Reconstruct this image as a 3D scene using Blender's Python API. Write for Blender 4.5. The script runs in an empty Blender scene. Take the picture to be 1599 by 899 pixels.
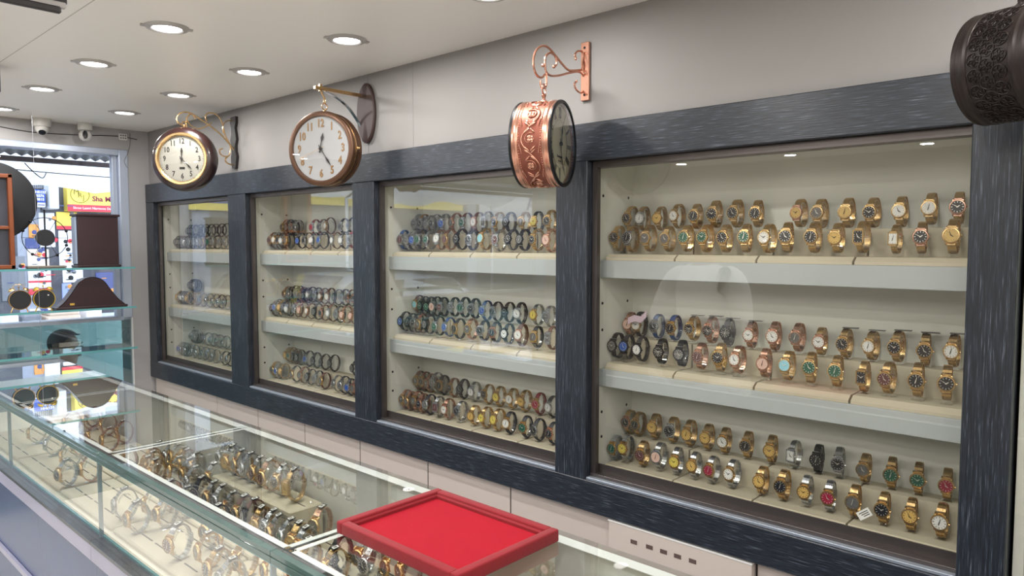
import bpy, bmesh, math, random
from mathutils import Vector, Matrix, Euler
random.seed(7)
sc = bpy.context.scene
COL = sc.collection
PI = math.pi
R = math.radians

# ------------------------------------------------------------------ camera
EYE = 1.6                                   # eye height above the shop floor
YAW, PITCH, FPX, IW, IH = R(47.3), R(-3.48), 1134.0, 1599, 899
cam_d = bpy.data.cameras.new('camera'); cam = bpy.data.objects.new('camera', cam_d); COL.objects.link(cam)
cam.location = (0, 0, EYE); cam.rotation_euler = (PI/2 + PITCH, 0, -YAW)
cam_d.sensor_width = 36; cam_d.lens = 36*FPX/IW; cam_d.clip_start = 0.02
sc.camera = cam

# ------------------------------------------------------------------ world, exposure
w = bpy.data.worlds.new('sky'); sc.world = w; w.use_nodes = True
bg = w.node_tree.nodes['Background']
bg.inputs[0].default_value = (0.76, 0.87, 1.0, 1); bg.inputs[1].default_value = 3.3
sc.view_settings.view_transform = 'Standard'; sc.view_settings.look = 'None'
sc.view_settings.exposure = 0.66; sc.view_settings.gamma = 1; sc.view_settings.use_curve_mapping = False
sc.cycles.max_bounces = 8; sc.cycles.transparent_max_bounces = 28; sc.cycles.diffuse_bounces = 4
sc.cycles.glossy_bounces = 4; sc.cycles.transmission_bounces = 4; sc.cycles.sample_clamp_indirect = 6
sc.cycles.caustics_reflective = False; sc.cycles.caustics_refractive = False
LAMP_W = 2.7                                # watts of each ceiling downlight
LAMP_C = (1.0, 0.975, 0.945)

# ------------------------------------------------------------------ pixel helpers (a photo pixel meets a real plane)
_fw = Vector((math.sin(YAW)*math.cos(PITCH), math.cos(YAW)*math.cos(PITCH), math.sin(PITCH)))
_rt = Vector((math.cos(YAW), -math.sin(YAW), 0)); _up = _rt.cross(_fw)
def _ray(u, v): return _fw + _rt*((u-IW/2)/FPX) - _up*((v-IH/2)/FPX)
def onX(u, v, X): r = _ray(u, v)*1.0; r *= X/r.x; return Vector((r.x, r.y, r.z+EYE))
def onY(u, v, Y): r = _ray(u, v)*1.0; r *= Y/r.y; return Vector((r.x, r.y, r.z+EYE))
def onZ(u, v, Z): r = _ray(u, v)*1.0; r *= (Z-EYE)/r.z; return Vector((r.x, r.y, r.z+EYE))

# ------------------------------------------------------------------ materials
MAT = {}
def srgb(*c): return tuple(((x/255)/12.92 if x/255 <= .04045 else ((x/255+.055)/1.055)**2.4) for x in c)
def pm(name, col, rough=.5, metal=0., noise=0., nscale=30., bump=0., bscale=200., coat=0., spec=.5, emit=None, es=0., stretch=None, trans=0.):
    if name in MAT: return MAT[name]
    m = bpy.data.materials.new(name); m.use_nodes = True; nt = m.node_tree; n = nt.nodes; L = nt.links
    b = n['Principled BSDF']; b.inputs['Base Color'].default_value = (*col, 1)
    b.inputs['Roughness'].default_value = rough; b.inputs['Metallic'].default_value = metal
    b.inputs['Coat Weight'].default_value = coat; b.inputs['Specular IOR Level'].default_value = spec
    b.inputs['Transmission Weight'].default_value = trans
    if emit: b.inputs['Emission Color'].default_value = (*emit, 1); b.inputs['Emission Strength'].default_value = es
    tc = n.new('ShaderNodeTexCoord'); mp = n.new('ShaderNodeMapping'); L.new(tc.outputs['Object'], mp.inputs[0])
    if stretch: mp.inputs['Scale'].default_value = stretch
    if noise:
        t = n.new('ShaderNodeTexNoise'); t.inputs['Scale'].default_value = nscale; t.inputs['Detail'].default_value = 4
        L.new(mp.outputs[0], t.inputs['Vector'])
        mx = n.new('ShaderNodeMix'); mx.data_type = 'RGBA'
        mx.inputs['A'].default_value = (*[c*(1-noise) for c in col], 1); mx.inputs['B'].default_value = (*[min(1, c*(1+noise)) for c in col], 1)
        L.new(t.outputs['Fac'], mx.inputs['Factor']); L.new(mx.outputs['Result'], b.inputs['Base Color'])
    if bump:
        t2 = n.new('ShaderNodeTexNoise'); t2.inputs['Scale'].default_value = bscale; t2.inputs['Detail'].default_value = 3
        L.new(mp.outputs[0], t2.inputs['Vector'])
        bp = n.new('ShaderNodeBump'); bp.inputs['Strength'].default_value = bump; bp.inputs['Distance'].default_value = .002
        L.new(t2.outputs['Fac'], bp.inputs['Height']); L.new(bp.outputs[0], b.inputs['Normal'])
    MAT[name] = m; return m

def glass(name, tint=(1, 1, 1), extra=0., rough=0.):
    "thin glazing: clear with a true Fresnel sheen"
    if name in MAT: return MAT[name]
    m = bpy.data.materials.new(name); m.use_nodes = True; nt = m.node_tree; n = nt.nodes; L = nt.links
    for x in list(n):
        if x.type == 'BSDF_PRINCIPLED': n.remove(x)
    out = n['Material Output']; fr = n.new('ShaderNodeFresnel'); fr.inputs['IOR'].default_value = 1.5
    geo = n.new('ShaderNodeNewGeometry')
    iorm = n.new('ShaderNodeMix'); iorm.inputs['A'].default_value = 1.5; iorm.inputs['B'].default_value = 1/1.5
    # same sheen from both faces: flip the index back when the ray meets the inner face
    L.new(geo.outputs['Backfacing'], iorm.inputs['Factor']); iorm.inputs['B'].default_value = 1.5
    ad = n.new('ShaderNodeMath'); ad.operation = 'ADD'; ad.use_clamp = True; L.new(fr.outputs[0], ad.inputs[0]); ad.inputs[1].default_value = extra
    mul = n.new('ShaderNodeMath'); mul.operation = 'MULTIPLY'; L.new(ad.outputs[0], mul.inputs[0])
    inv = n.new('ShaderNodeMath'); inv.operation = 'SUBTRACT'; inv.inputs[0].default_value = 1; L.new(geo.outputs['Backfacing'], inv.inputs[1])
    x2 = n.new('ShaderNodeMath'); x2.operation = 'MULTIPLY'; x2.inputs[1].default_value = 1.9; L.new(inv.outputs[0], x2.inputs[0]); L.new(x2.outputs[0], mul.inputs[1]); mul.use_clamp = True
    tr = n.new('ShaderNodeBsdfTransparent'); tr.inputs[0].default_value = (*tint, 1)
    gl = n.new('ShaderNodeBsdfGlossy'); gl.inputs['Roughness'].default_value = rough; gl.inputs[0].default_value = (1, 1, 1, 1)
    mx = n.new('ShaderNodeMixShader'); L.new(mul.outputs[0], mx.inputs[0]); L.new(tr.outputs[0], mx.inputs[1]); L.new(gl.outputs[0], mx.inputs[2])
    L.new(mx.outputs[0], out.inputs[0]); MAT[name] = m; return m

def grain(name, axis):
    "dark blue-grey open-pore laminate with streaks along one axis"
    m = bpy.data.materials.new(name); m.use_nodes = True; nt = m.node_tree; n = nt.nodes; L = nt.links
    b = n['Principled BSDF']; tc = n.new('ShaderNodeTexCoord'); mp = n.new('ShaderNodeMapping')
    mp.inputs['Scale'].default_value = (420, 16, 420) if axis == 'Y' else (420, 420, 16)
    L.new(tc.outputs['Object'], mp.inputs[0])
    t = n.new('ShaderNodeTexNoise'); t.inputs['Scale'].default_value = 1; t.inputs['Detail'].default_value = 3
    L.new(mp.outputs[0], t.inputs['Vector'])
    cr = n.new('ShaderNodeValToRGB'); e = cr.color_ramp.elements
    e[0].position = .36; e[0].color = (*srgb(30, 34, 40), 1); e[1].position = .80; e[1].color = (*srgb(112, 120, 132), 1)
    k = e.new(.60); k.color = (*srgb(42, 49, 59), 1)
    L.new(t.outputs['Fac'], cr.inputs[0]); L.new(cr.outputs[0], b.inputs['Base Color'])
    bp = n.new('ShaderNodeBump'); bp.inputs['Strength'].default_value = .35; bp.inputs['Distance'].default_value = .0015
    L.new(t.outputs['Fac'], bp.inputs['Height']); L.new(bp.outputs[0], b.inputs['Normal'])
    b.inputs['Roughness'].default_value = .33; b.inputs['Specular IOR Level'].default_value = .55
    MAT[name] = m; return m
GY = grain('laminate_grain_along', 'Y'); GZ = grain('laminate_grain_upright', 'Z')
WALL = pm('wall_paint', srgb(144, 141, 139), .55, noise=.02, nscale=3)
WALLB = pm('white_wall_paint', srgb(236, 234, 230), .5)
CEIL = pm('ceiling_paint', srgb(244, 240, 236), .4, noise=.015, nscale=2)
FLOORM = pm('floor_tile', srgb(232, 228, 222), .25, noise=.06, nscale=6)
GREYP = pm('beam_paint', srgb(165, 163, 163), .5, noise=.03, nscale=5)
ALU = pm('aluminium', srgb(190, 194, 202), .32, .85)
DARKALU = pm('dark_aluminium', srgb(96, 90, 88), .35, .7)
SHELFW = pm('white_shelf_board', srgb(176, 181, 179), .35, noise=.015, nscale=4)
INNER = pm('cabinet_lining', srgb(234, 233, 220), .5, noise=.02, nscale=4)
CREAM = pm('cream_leatherette', srgb(194, 184, 160), .6, noise=.03, nscale=12, bump=.15, bscale=900)
SLIT = pm('tray_slit', srgb(60, 52, 44), .8)
PINK = pm('pale_pink_laminate', srgb(206, 194, 186), .3, noise=.015, nscale=3)
BLK = pm('black_gap', srgb(18, 18, 20), .6)
RUB = pm('black_rubber', srgb(22, 24, 26), .45)
GLASS = glass('clear_glass', (.985, .992, .988)); GTOP = glass('counter_glass', (.97, .985, .975), .01)
GEDGE = pm('green_glass_edge', srgb(72, 96, 92), .12, noise=.35, nscale=14, stretch=(1, 1, 30), coat=.6)
TEALG = pm('teal_glass_edge', srgb(96, 158, 160), .1, noise=.12, nscale=9, coat=.6)
ACR = glass('clear_acrylic', (.93, .93, .91), .05, .02)
WHITEP = pm('white_strip', srgb(232, 232, 230), .35, noise=.02, nscale=9)
RED = pm('red_velvet', srgb(126, 6, 22), .85, noise=.10, nscale=22, bump=.35, bscale=260)
MAT['red_velvet'].node_tree.nodes['Principled BSDF'].inputs['Sheen Weight'].default_value = .08
GOLD = pm('gold_metal', srgb(208, 174, 120), .27, .95); SILV = pm('silver_metal', srgb(190, 192, 194), .24, .95)
ROSE = pm('rose_gold_metal', srgb(204, 158, 134), .26, .95); BLKM = pm('black_metal', srgb(34, 34, 36), .35, .6)
LBLK = pm('black_leather', srgb(30, 29, 31), .5, noise=.15, nscale=60); LBRN = pm('brown_leather', srgb(92, 56, 38), .55, noise=.15, nscale=60)
LRED = pm('dark_red_leather', srgb(120, 32, 32), .5); LBLU = pm('blue_band', srgb(40, 72, 120), .45)
DIAL = {k: pm('dial_'+nm, srgb(*c), .35, .0, coat=.1) for k, nm, c in [
    ('k', 'black', (24, 24, 26)), ('w', 'white', (222, 221, 214)), ('g', 'green', (22, 84, 62)), ('y', 'champagne', (206, 170, 96)),
    ('b', 'blue', (44, 84, 160)), ('r', 'red', (150, 28, 56)), ('l', 'pale_blue', (140, 200, 214)), ('p', 'pink', (216, 178, 160)),
    ('o', 'yellow', (216, 196, 92)), ('e', 'grey', (92, 92, 90)), ('m', 'maroon', (92, 54, 50))]}
HANDM = pm('hand_metal', srgb(225, 222, 210), .3, .6)
INKM = pm('dark_ink', srgb(20, 18, 18), .6); WHITEI = pm('white_ink', srgb(235, 235, 235), .6)

# ------------------------------------------------------------------ mesh builder
class MB:
    def __init__(s): s.v = []; s.f = []; s.mi = []; s.m = 0
    def mat(s, i): s.m = i; return s
    def add(s, vs, fs, M=None):
        o = len(s.v)
        for p in vs: s.v.append(tuple(M @ Vector(p)) if M is not None else tuple(p))
        for f in fs: s.f.append(tuple(i+o for i in f)); s.mi.append(s.m)
        return s
    def box(s, x0, x1, y0, y1, z0, z1, M=None, c=0., sg=1):
        if x0 > x1: x0, x1 = x1, x0
        if y0 > y1: y0, y1 = y1, y0
        if z0 > z1: z0, z1 = z1, z0
        if c > 0:                                   # chamfered box
            c = min(c, (x1-x0)*.45, (y1-y0)*.45, (z1-z0)*.45)
            bm = bmesh.new(); bmesh.ops.create_cube(bm, size=1)
            for v in bm.verts: v.co = Vector(((x0+x1)/2+v.co.x*(x1-x0), (y0+y1)/2+v.co.y*(y1-y0), (z0+z1)/2+v.co.z*(z1-z0)))
            bmesh.ops.bevel(bm, geom=bm.edges[:], offset=c, segments=sg, affect='EDGES', profile=.5)
            s.addbm(bm, M); return s
        vs = [(x, y, z) for x in (x0, x1) for y in (y0, y1) for z in (z0, z1)]
        return s.add(vs, [(0, 1, 3, 2), (4, 6, 7, 5), (0, 4, 5, 1), (2, 3, 7, 6), (0, 2, 6, 4), (1, 5, 7, 3)], M)
    def addbm(s, bm, M=None):
        bm.verts.ensure_lookup_table(); bm.verts.index_update()
        s.add([v.co.copy() for v in bm.verts], [[v.index for v in f.verts] for f in bm.faces], M); bm.free(); return s
    def lathe(s, prof, M=None, seg=32, closed=False, ax='Z', sx=1, sy=1):
        "prof: (radius, height) pairs turned about local Z (ax: 'X' or 'Y' turn it)"
        n = len(prof); vs = []
        for k in range(seg):
            a = 2*PI*k/seg
            for r, h in prof:
                x, y, z = r*math.cos(a)*sx, r*math.sin(a)*sy, h
                if ax == 'X': x, y, z = z, x, y
                elif ax == 'Y': x, y, z = y, z, x
                vs.append((x, y, z))
        fs = []
        for k in range(seg):
            k2 = (k+1) % seg
            for i in range(n if closed else n-1):
                j = (i+1) % n
                fs.append((k*n+i, k2*n+i, k2*n+j, k*n+j))
        if not closed:
            if prof[0][0] > 1e-6: fs.append([k*n for k in range(seg)][::-1])
            if prof[-1][0] > 1e-6: fs.append([k*n+n-1 for k in range(seg)])
        return s.add(vs, fs, M)
    def tube(s, pts, r, seg=8, M=None, closed=False, cap=True):
        pts = [Vector(p) for p in pts]; n = len(pts)
        rr = r if isinstance(r, (list, tuple)) else [r]*n
        vs = []; up = Vector((.3, .2, 1)).normalized(); prev = None
        for i, p in enumerate(pts):
            if closed: t = pts[(i+1) % n]-pts[i-1]
            else: t = pts[min(i+1, n-1)]-pts[max(i-1, 0)]
            if t.length < 1e-9: t = Vector((0, 0, 1))
            t.normalize()
            if prev is None: a = t.cross(up if abs(t.dot(up)) < .95 else Vector((1, 0, 0))).normalized()
            else: a = (prev - t*prev.dot(t)).normalized()
            prev = a; b = t.cross(a)
            for k in range(seg):
                an = 2*PI*k/seg; vs.append(p+(a*math.cos(an)+b*math.sin(an))*rr[i])
        fs = []
        for i in range(n if closed else n-1):
            j = (i+1) % n
            for k in range(seg):
                k2 = (k+1) % seg; fs.append((i*seg+k, i*seg+k2, j*seg+k2, j*seg+k))
        if cap and not closed: fs.append(tuple(range(seg))[::-1]); fs.append(tuple((n-1)*seg+k for k in range(seg)))
        return s.add(vs, fs, M)
    def prism(s, poly, t0, t1, ax='Y', M=None):
        "poly in the plane across ax: ax Y -> (x,z); ax X -> (y,z); ax Z -> (x,y)"
        n = len(poly)
        def P(a, b, t): return {'Y': (a, t, b), 'X': (t, a, b), 'Z': (a, b, t)}[ax]
        vs = [P(a, b, t0) for a, b in poly]+[P(a, b, t1) for a, b in poly]
        fs = [tuple(range(n)), tuple(range(2*n-1, n-1, -1))]+[(i, i+n, (i+1) % n+n, (i+1) % n) for i in range(n)]
        return s.add(vs, fs, M)
    def ball(s, c, r, M=None, seg=12, sc=(1, 1, 1)):
        prof = [(max(0, r*math.sin(PI*i/8)), -r*math.cos(PI*i/8)) for i in range(9)]
        T = Matrix.Translation(c) @ Matrix.Diagonal((*sc, 1))
        return s.lathe(prof, (M @ T) if M is not None else T, seg)
    def text(s, body, size, M, depth=.0004, align='CENTER', bold=0.):
        cu = bpy.data.curves.new('t', 'FONT'); cu.body = body; cu.size = size; cu.align_x = align; cu.align_y = 'CENTER'
        cu.extrude = depth; cu.resolution_u = 2; cu.offset = bold
        o = bpy.data.objects.new('t', cu); COL.objects.link(o); dg = bpy.context.evaluated_depsgraph_get(); dg.update()
        me = bpy.data.meshes.new_from_object(o.evaluated_get(dg))
        s.add([v.co.copy() for v in me.vertices], [tuple(p.vertices) for p in me.polygons], M)
        bpy.data.objects.remove(o); bpy.data.curves.remove(cu); bpy.data.meshes.remove(me); return s
    def mesh(s, name, mats, smooth=True, ang=35):
        me = bpy.data.meshes.new(name); me.from_pydata(s.v, [], s.f); me.update()
        for m in (mats if isinstance(mats, (list, tuple)) else [mats]): me.materials.append(m)
        for p, i in zip(me.polygons, s.mi): p.material_index = min(i, len(me.materials)-1)
        bm = bmesh.new(); bm.from_mesh(me); bmesh.ops.recalc_face_normals(bm, faces=bm.faces); bm.to_mesh(me); bm.free()
        if smooth:
            for p in me.polygons: p.use_smooth = True
            me.set_sharp_from_angle(angle=R(ang))
        return me
    def build(s, name, mats, parent=None, smooth=True, ang=35):
        return link(name, s.mesh(name, mats, smooth, ang), parent)

def link(name, me, parent=None, M=None):
    o = bpy.data.objects.new(name, me); COL.objects.link(o)
    if parent is not None: o.parent = parent
    if M is not None: o.matrix_local = M
    return o
def tag(o, label=None, cat=None, group=None, kind=None):
    if label: o['label'] = label
    if cat: o['category'] = cat
    if group: o['group'] = group
    if kind: o['kind'] = kind
    return o
def thing(name, label, cat, loc=(0, 0, 0), rz=0, group=None, rot=None):
    o = bpy.data.objects.new(name, None); COL.objects.link(o); o.empty_display_size = .02
    o.location = loc; o.rotation_euler = rot if rot else (0, 0, rz)
    return tag(o, label, cat, group)
def struct(name, mb, mats, smooth=False): return tag(mb.build(name, mats, None, smooth), kind='structure')
def local(root, mb_fn): return mb_fn
ORD = 'first second third fourth fifth sixth seventh eighth ninth tenth eleventh twelfth thirteenth fourteenth fifteenth sixteenth seventeenth eighteenth nineteenth twentieth'.split()
def ordn(i):
    if i < 20: return ORD[i]
    t = {2: 'twenty', 3: 'thirty', 4: 'forty', 5: 'fifty'}[(i+1)//10]
    return (t[:-1]+'ieth') if (i+1) % 10 == 0 else t+'-'+ORD[(i+1) % 10-1]
def spl(pts, n=8, closed=False):
    "smooth line through points (Catmull-Rom)"
    P = [Vector(p) for p in pts]; out = []
    m = len(P)
    for i in range(m if closed else m-1):
        if closed: a, b, c, d = P[i-1], P[i], P[(i+1) % m], P[(i+2) % m]
        else: a, b, c, d = P[max(i-1, 0)], P[i], P[i+1], P[min(i+2, m-1)]
        for k in range(n):
            t = k/n
            out.append(.5*((2*b)+(c-a)*t+(2*a-5*b+4*c-d)*t*t+(3*b-a-3*c+d)*t**3))
    if not closed: out.append(P[-1])
    return out

# ================================================================== ROOM SHELL
CH = 2.335; FX = 1.90; YW = 5.05; XL = -2.4; YB = -2.2
struct('floor', MB().box(XL-.1, 2.4, YB-.1, YW+.25, -.08, 0), FLOORM)
struct('ceiling', MB().box(XL-.1, 2.4, YB-.1, YW+.25, CH, CH+.08), CEIL)
struct('wall_right', MB().box(2.21, 2.35, YB, YW+.2, 0, CH).box(1.93, 2.21, YB, YW+.02, 1.985, CH), WALL)
struct('wall_left', MB().box(XL-.1, XL, YB, YW+.2, 0, CH), pm('wall_left_paint', srgb(132, 124, 116), .6, noise=.05, nscale=3))
struct('wall_back', MB().box(XL, 2.4, YB-.1, YB, 0, CH), WALLB)
# window wall: beam, pillar and the part of the wall left of the window
struct('wall_window', MB().box(XL, 2.21, YW, YW+.2, 2.205, CH).box(1.80, 2.21, YW, YW+.2, 0, 2.205).box(XL, -2.1, YW, YW+.2, 0, 2.205), GREYP)
for i, y in enumerate((2.634, 2.33)):
    struct('trim_%d' % (i+1), MB().box(1.9285, 1.931, y-.001, y+.001, 1.99, CH), pm('wall_seam', srgb(150, 148, 150), .6))
struct('trim_3', MB().box(.791, .7933, YB, YW, CH-.0012, CH), pm('ceiling_seam', srgb(190, 186, 180), .6))
# shop window
wn = tag(thing('window_1', None, None), kind='structure')
AL2 = pm('window_aluminium', srgb(186, 196, 214), .35, .4)
f = MB().box(1.745, 1.80, YW-.005, YW+.10, 1.12, 2.205, c=.004).box(-2.1, 1.745, YW-.005, YW+.10, 2.165, 2.205, c=.004).box(-2.1, -2.05, YW, YW+.1, 1.12, 2.2)
f.box(-2.1, 1.75, YW, YW+.1, 1.105, 1.13, c=.003).box(1.715, 1.745, YW+.03, YW+.08, 1.12, 2.17, c=.003)
f.box(.20, .23, YW+.04, YW+.08, 1.12, 2.17)
f.build('window_frame', AL2, wn)
MB().box(.23, 1.72, YW+.055, YW+.061, 1.13, 2.166).build('window_pane', GLASS, wn)
MB().box(-2.05, .20, YW+.055, YW+.061, 1.13, 2.166).build('window_pane', GLASS, wn)
pn = MB().box(-2.1, 1.80, YW+.02, YW+.026, .0, 1.105)
LOWG = glass('tinted_lower_glass', srgb(178, 200, 200), .06)
pn.build('lower_pane', LOWG, wn)
MB().box(1.795, 1.80, YW-.004, YW+.02, 0, 1.12).build('edge_trim', WHITEP, wn)

# ================================================================== CEILING LIGHTS
DIFF = pm('lit_diffuser', (1, 1, 1), .5, emit=(1, .985, .96), es=9)
TRIMW = pm('downlight_trim', srgb(176, 172, 170), .35, .1)
_ringm = MB().lathe([(.047, -.001), (.047, -.006), (.052, -.009), (.066, -.006), (.072, -.0005)], seg=40).mesh('trim_ring', TRIMW)
_discm = MB().lathe([(0, -.004), (.047, -.004), (.047, -.002), (0, -.002)], seg=40).mesh('diffuser', DIFF)
_larea = bpy.data.lights.new('downlight_lamp', 'AREA'); _larea.shape = 'DISK'; _larea.size = .088; _larea.energy = LAMP_W; _larea.color = LAMP_C
def downlight(x, y, label, rz):
    t = thing('ceiling_downlight', label, 'ceiling light', (x, y, CH), rz, 'round recessed downlights')
    link('trim_ring', _ringm, t)
    for a in (0, PI):                      # spring clip ears on the rim
        MB().box(.066, .082, -.012, .012, -.004, -.0004, Matrix.Rotation(a, 4, 'Z'), c=.002).build('clip_ear', TRIMW, t)
    link('diffuser', _discm, t)
    l = bpy.data.objects.new('lamp', _larea); COL.objects.link(l); l.parent = t; l.location = (0, 0, -.011)
rowA = [4.745, 4.0, 3.29, 2.57, 1.86, 1.15, .44]
rowB = [4.385, 3.675, 2.96, 2.245, 1.532, .11]  # nearest one is added out of view to lighten the near wall
for i, y in enumerate(rowA):
    downlight(1.055, y, 'round white downlight, %s from the window in the row over the customers' % ORD[i], R(-20))
for i, y in enumerate(rowB):
    downlight(1.555, y, 'round white downlight, %s from the window in the row beside the cabinets' % ORD[i], R(-20))
for j, x in enumerate((.35, -.25, -.85, -1.45, -2.05)):  # unseen lamps added to brighten the ceiling by bounce
    for i, y in enumerate((4.4, 3.4, 2.4, 1.4, .4, -.6, -1.6)):
        downlight(x, y, 'added unseen downlight over the shop floor, row %s, %s from the window' % (ORD[j], ORD[i]), 0)

# black track fixtures hanging under the ceiling over the customer side
BP = pm('satin_black', srgb(44, 42, 44), .4)
def ceiling_box(x1, y, label):
    t = thing('ceiling_track', label, 'ceiling fixture', (x1, y, CH))
    MB().box(-1.1, 0, -.04, .04, -.115, 0, c=.003).build('housing', BP, t)
    MB().box(-1.1, -.006, -.05, -.035, -.128, -.113, c=.002).build('light_strip', TRIMW, t)
    MB().box(-1.1, -.02, -.062, -.048, -.146, -.128, c=.004).build('rod', BP, t)
ceiling_box(.635, 2.2, 'long black ceiling fixture with a pale strip and rod beneath, nearer one')
ceiling_box(.80, 3.63, 'black ceiling fixture end, smaller and farther, level with the second downlight row')

# ================================================================== DISPLAY FRAME (dark surround)
FZ0, FZ1, OZ0, OZ1 = .715, 1.988, .845, 1.868
POST = [(4.93, 5.045), (3.70, 3.895), (2.565, 2.72), (1.425, 1.555), (.262, .357)]
FB = 1.965                                   # back of the frame
fr = thing('cabinet_surround', 'dark blue-grey wood grain frame around the four wall cabinets', 'surround', (FX, 0, 0))
def fx(m, n, mat): o = m.build(n, mat, fr); return o
o_ = Matrix.Translation((-FX, 0, 0))
fx(MB().box(FX, FB, .262, 5.045, OZ1, FZ1, o_, c=.0025), 'top_rail', GY)
fx(MB().box(FX, FB, .262, 5.045, FZ0, OZ0-.025, o_, c=.0025), 'bottom_rail', GY)
for a, b in POST: fx(MB().box(FX+.001, FB, a, b, OZ0-.026, OZ1, o_, c=.0025), 'post', GZ)
# dark aluminium tracks and the pale bead under every opening
BAYS = [(POST[i+1][1], POST[i][0]) for i in range(4)][::-1]      # nearest first: (y0, y1)
NEAR = ['nearest cabinet', 'second nearest cabinet', 'third nearest cabinet', 'farthest cabinet']
SHZ = [1.545, 1.18, .835]                    # shelf tops, top to bottom
SHN = ['top shelf', 'middle shelf', 'bottom shelf']
HOLE = pm('peg_hole', srgb(30, 28, 26), .7)
STEEL = pm('pale_bead', srgb(168, 178, 190), .3, .5)
for i, (y0, y1) in enumerate(BAYS):
    ya, yb = y0-.06, y1+.06
    ya = max(ya, .30); yb = min(yb, 4.99)
    t = thing('display_cabinet', 'cream lined built-in watch cabinet, the %s, with two shelves behind glass' % NEAR[i], 'display cabinet', (FB, (y0+y1)/2, .8), 0, 'built-in wall cabinets')
    T = Matrix.Translation((-FB, -(y0+y1)/2, -.8))
    MB().box(2.185, 2.20, ya, yb, .80, 1.93, T).build('back_panel', INNER, t)
    for ys, sg in ((y0-.012, 1), (y1+.012, -1)):
        m = MB().box(FB+.001, 2.185, ys-.006, ys+.006, .80, 1.93, T)
        m.mat(1)
        for z in (1.03, .945, 1.40, 1.31, 1.76):
            for x in (2.0, 2.15):
                m.lathe([(0, 0), (.005, 0), (.005, .0015), (0, .0015)], T @ Matrix.Translation((x, ys+sg*.0055, z)) @ Matrix.Rotation(-sg*PI/2, 4, 'X'), 12)
        m.build('side_panel', [INNER, HOLE], t)
    MB().box(FB+.001, 2.185, ya, yb, 1.915, 1.93, T).build('top_panel', INNER, t)
    MB().box(FB+.001, 2.185, y0-.006, y1+.006, .80, SHZ[2], T, c=.001).build('bottom_board', SHELFW, t)
    for z in SHZ[:2]:
        MB().box(1.985, 2.185, y0-.006, y1+.006, z-.058, z, T, c=.0015).build('shelf', SHELFW, t)
    m = MB().box(1.925, 1.975, y0+.002, y1-.002, OZ0-.022, OZ0-.006, T, c=.001)
    m.box(1.952, 1.957, y0+.002, y1-.002, OZ0-.006, OZ0+.022, T)
    m.box(1.93, 1.97, y0+.002, y1-.002, OZ1-.022, OZ1-.0005, T, c=.001)
    m.box(1.93, 1.948, y1-.0205, y1-.002, OZ0-.006, OZ1-.02, T)
    m.build('sliding_track', DARKALU, t)
    MB().box(1.905, 1.925, y0+.001, y1-.001, OZ0-.0245, OZ0-.016, T, c=.001).build('bead', STEEL, t)
    MB().box(1.958, 1.962, y0+.003, y1-.003, OZ0-.004, OZ1-.018, T).build('glass_door', GLASS, t)
    MB().box(1.9575, 1.9625, y0+.0015, y0+.0035, OZ0, OZ1-.02, T).build('glass_edge', WHITEP, t)

# ------------------------------------------------------------------ cream display trays with a riser block
def tray_mesh(wd):
    h = wd/2-.003; m = MB()
    m.prism([(.0, .0), (.0, .008), (.018, .020), (.118, .020), (.118, .095), (.192, .095), (.192, 0)], -h, h, 'Y')
    me = m.mesh('display_tray', CREAM, True, 30); return me
TRAYS = {}
for bi, (y0, y1) in enumerate(BAYS):
    n = 4; wd = (y1-y0-.02)/n
    me = TRAYS.setdefault(round(wd, 3), tray_mesh(wd))
    for si, z in enumerate(SHZ):
        for k in range(n):
            o = link('display_tray', me); o.location = (1.99 if si < 2 else 1.982, y1-.01-wd*(k+.5), z+.0005)
            tag(o, 'cream stepped watch tray, %s from the window, %s, %s' % (ORD[k], SHN[si], NEAR[bi]), 'display tray', 'cream trays in the wall cabinets')

# ================================================================== PINK LOWER CABINETS
ys = [5.04, 4.147, 3.663, 3.193, 2.727, 2.254, 1.789, 1.334, .845, .36, .262]
for i in range(len(ys)-1):
    a, b = ys[i+1], ys[i]; proud = (i == 7)
    t = thing('base_cabinet', ('pale pink base cabinet with five small slots in its raised front' if proud else
        'plain pale pink base cabinet under the wall frame, %s from the window' % ORD[i]), 'cabinet', (1.94, (a+b)/2, .0), 0, 'pink base cabinets')
    T = Matrix.Translation((-1.94, -(a+b)/2, 0))
    MB().box(1.95, 2.20, a, b, 0, .712, T).box(1.9325, 1.95, a+.0002, a+.0024, .06, .70, T).box(1.9325, 1.95, b-.0024, b-.0002, .06, .70, T).build('carcass', pm('carcass_dark', srgb(40, 34, 34), .7), t)
    x = 1.905 if proud else 1.93
    d = MB().box(x, x+.018, a+.0028, b-.0028, .06, .705 if proud else .709, T, c=.0015)
    if proud:
        d.box(x+.018, 1.95, a+.004, b-.004, .06, .70, T)
        d.mat(1)
        for yy in (1.235, 1.178, 1.128, 1.08, 1.03):
            d.box(x-.0006, x+.0004, yy-.012, yy+.012, .655, .668, T)
    d.build('front_door', [PINK, pm('slot_dark', srgb(92, 76, 72), .6, noise=.4, nscale=90)], t)
    if proud: MB().box(x-.002, x+.02, a+.001, b-.001, .7055, .7105, T).build('lit_top_edge', WHITEP, t)  # white strip stands in for light caught along the top edge

# neighbouring display unit just past the last post
t = thing('side_display_unit', 'pale shelf unit edge past the last dark post', 'display unit', (2.05, .05, 0))
m = MB().box(-.10, .13, -.35, -.33, .0, 1.98).box(-.10, .13, .185, .205, 0, 1.98).box(.11, .13, -.33, .185, 0, 1.98)
m.build('carcass', INNER, t)
for z in (.8, 1.2, 1.6): MB().box(-.10, .11, -.33, .185, z-.03, z, c=.002).build('shelf', SHELFW, t)
MB().box(-.106, -.10, -.35, .205, 0, 1.98).build('glass_front', GLASS, t)

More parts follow.
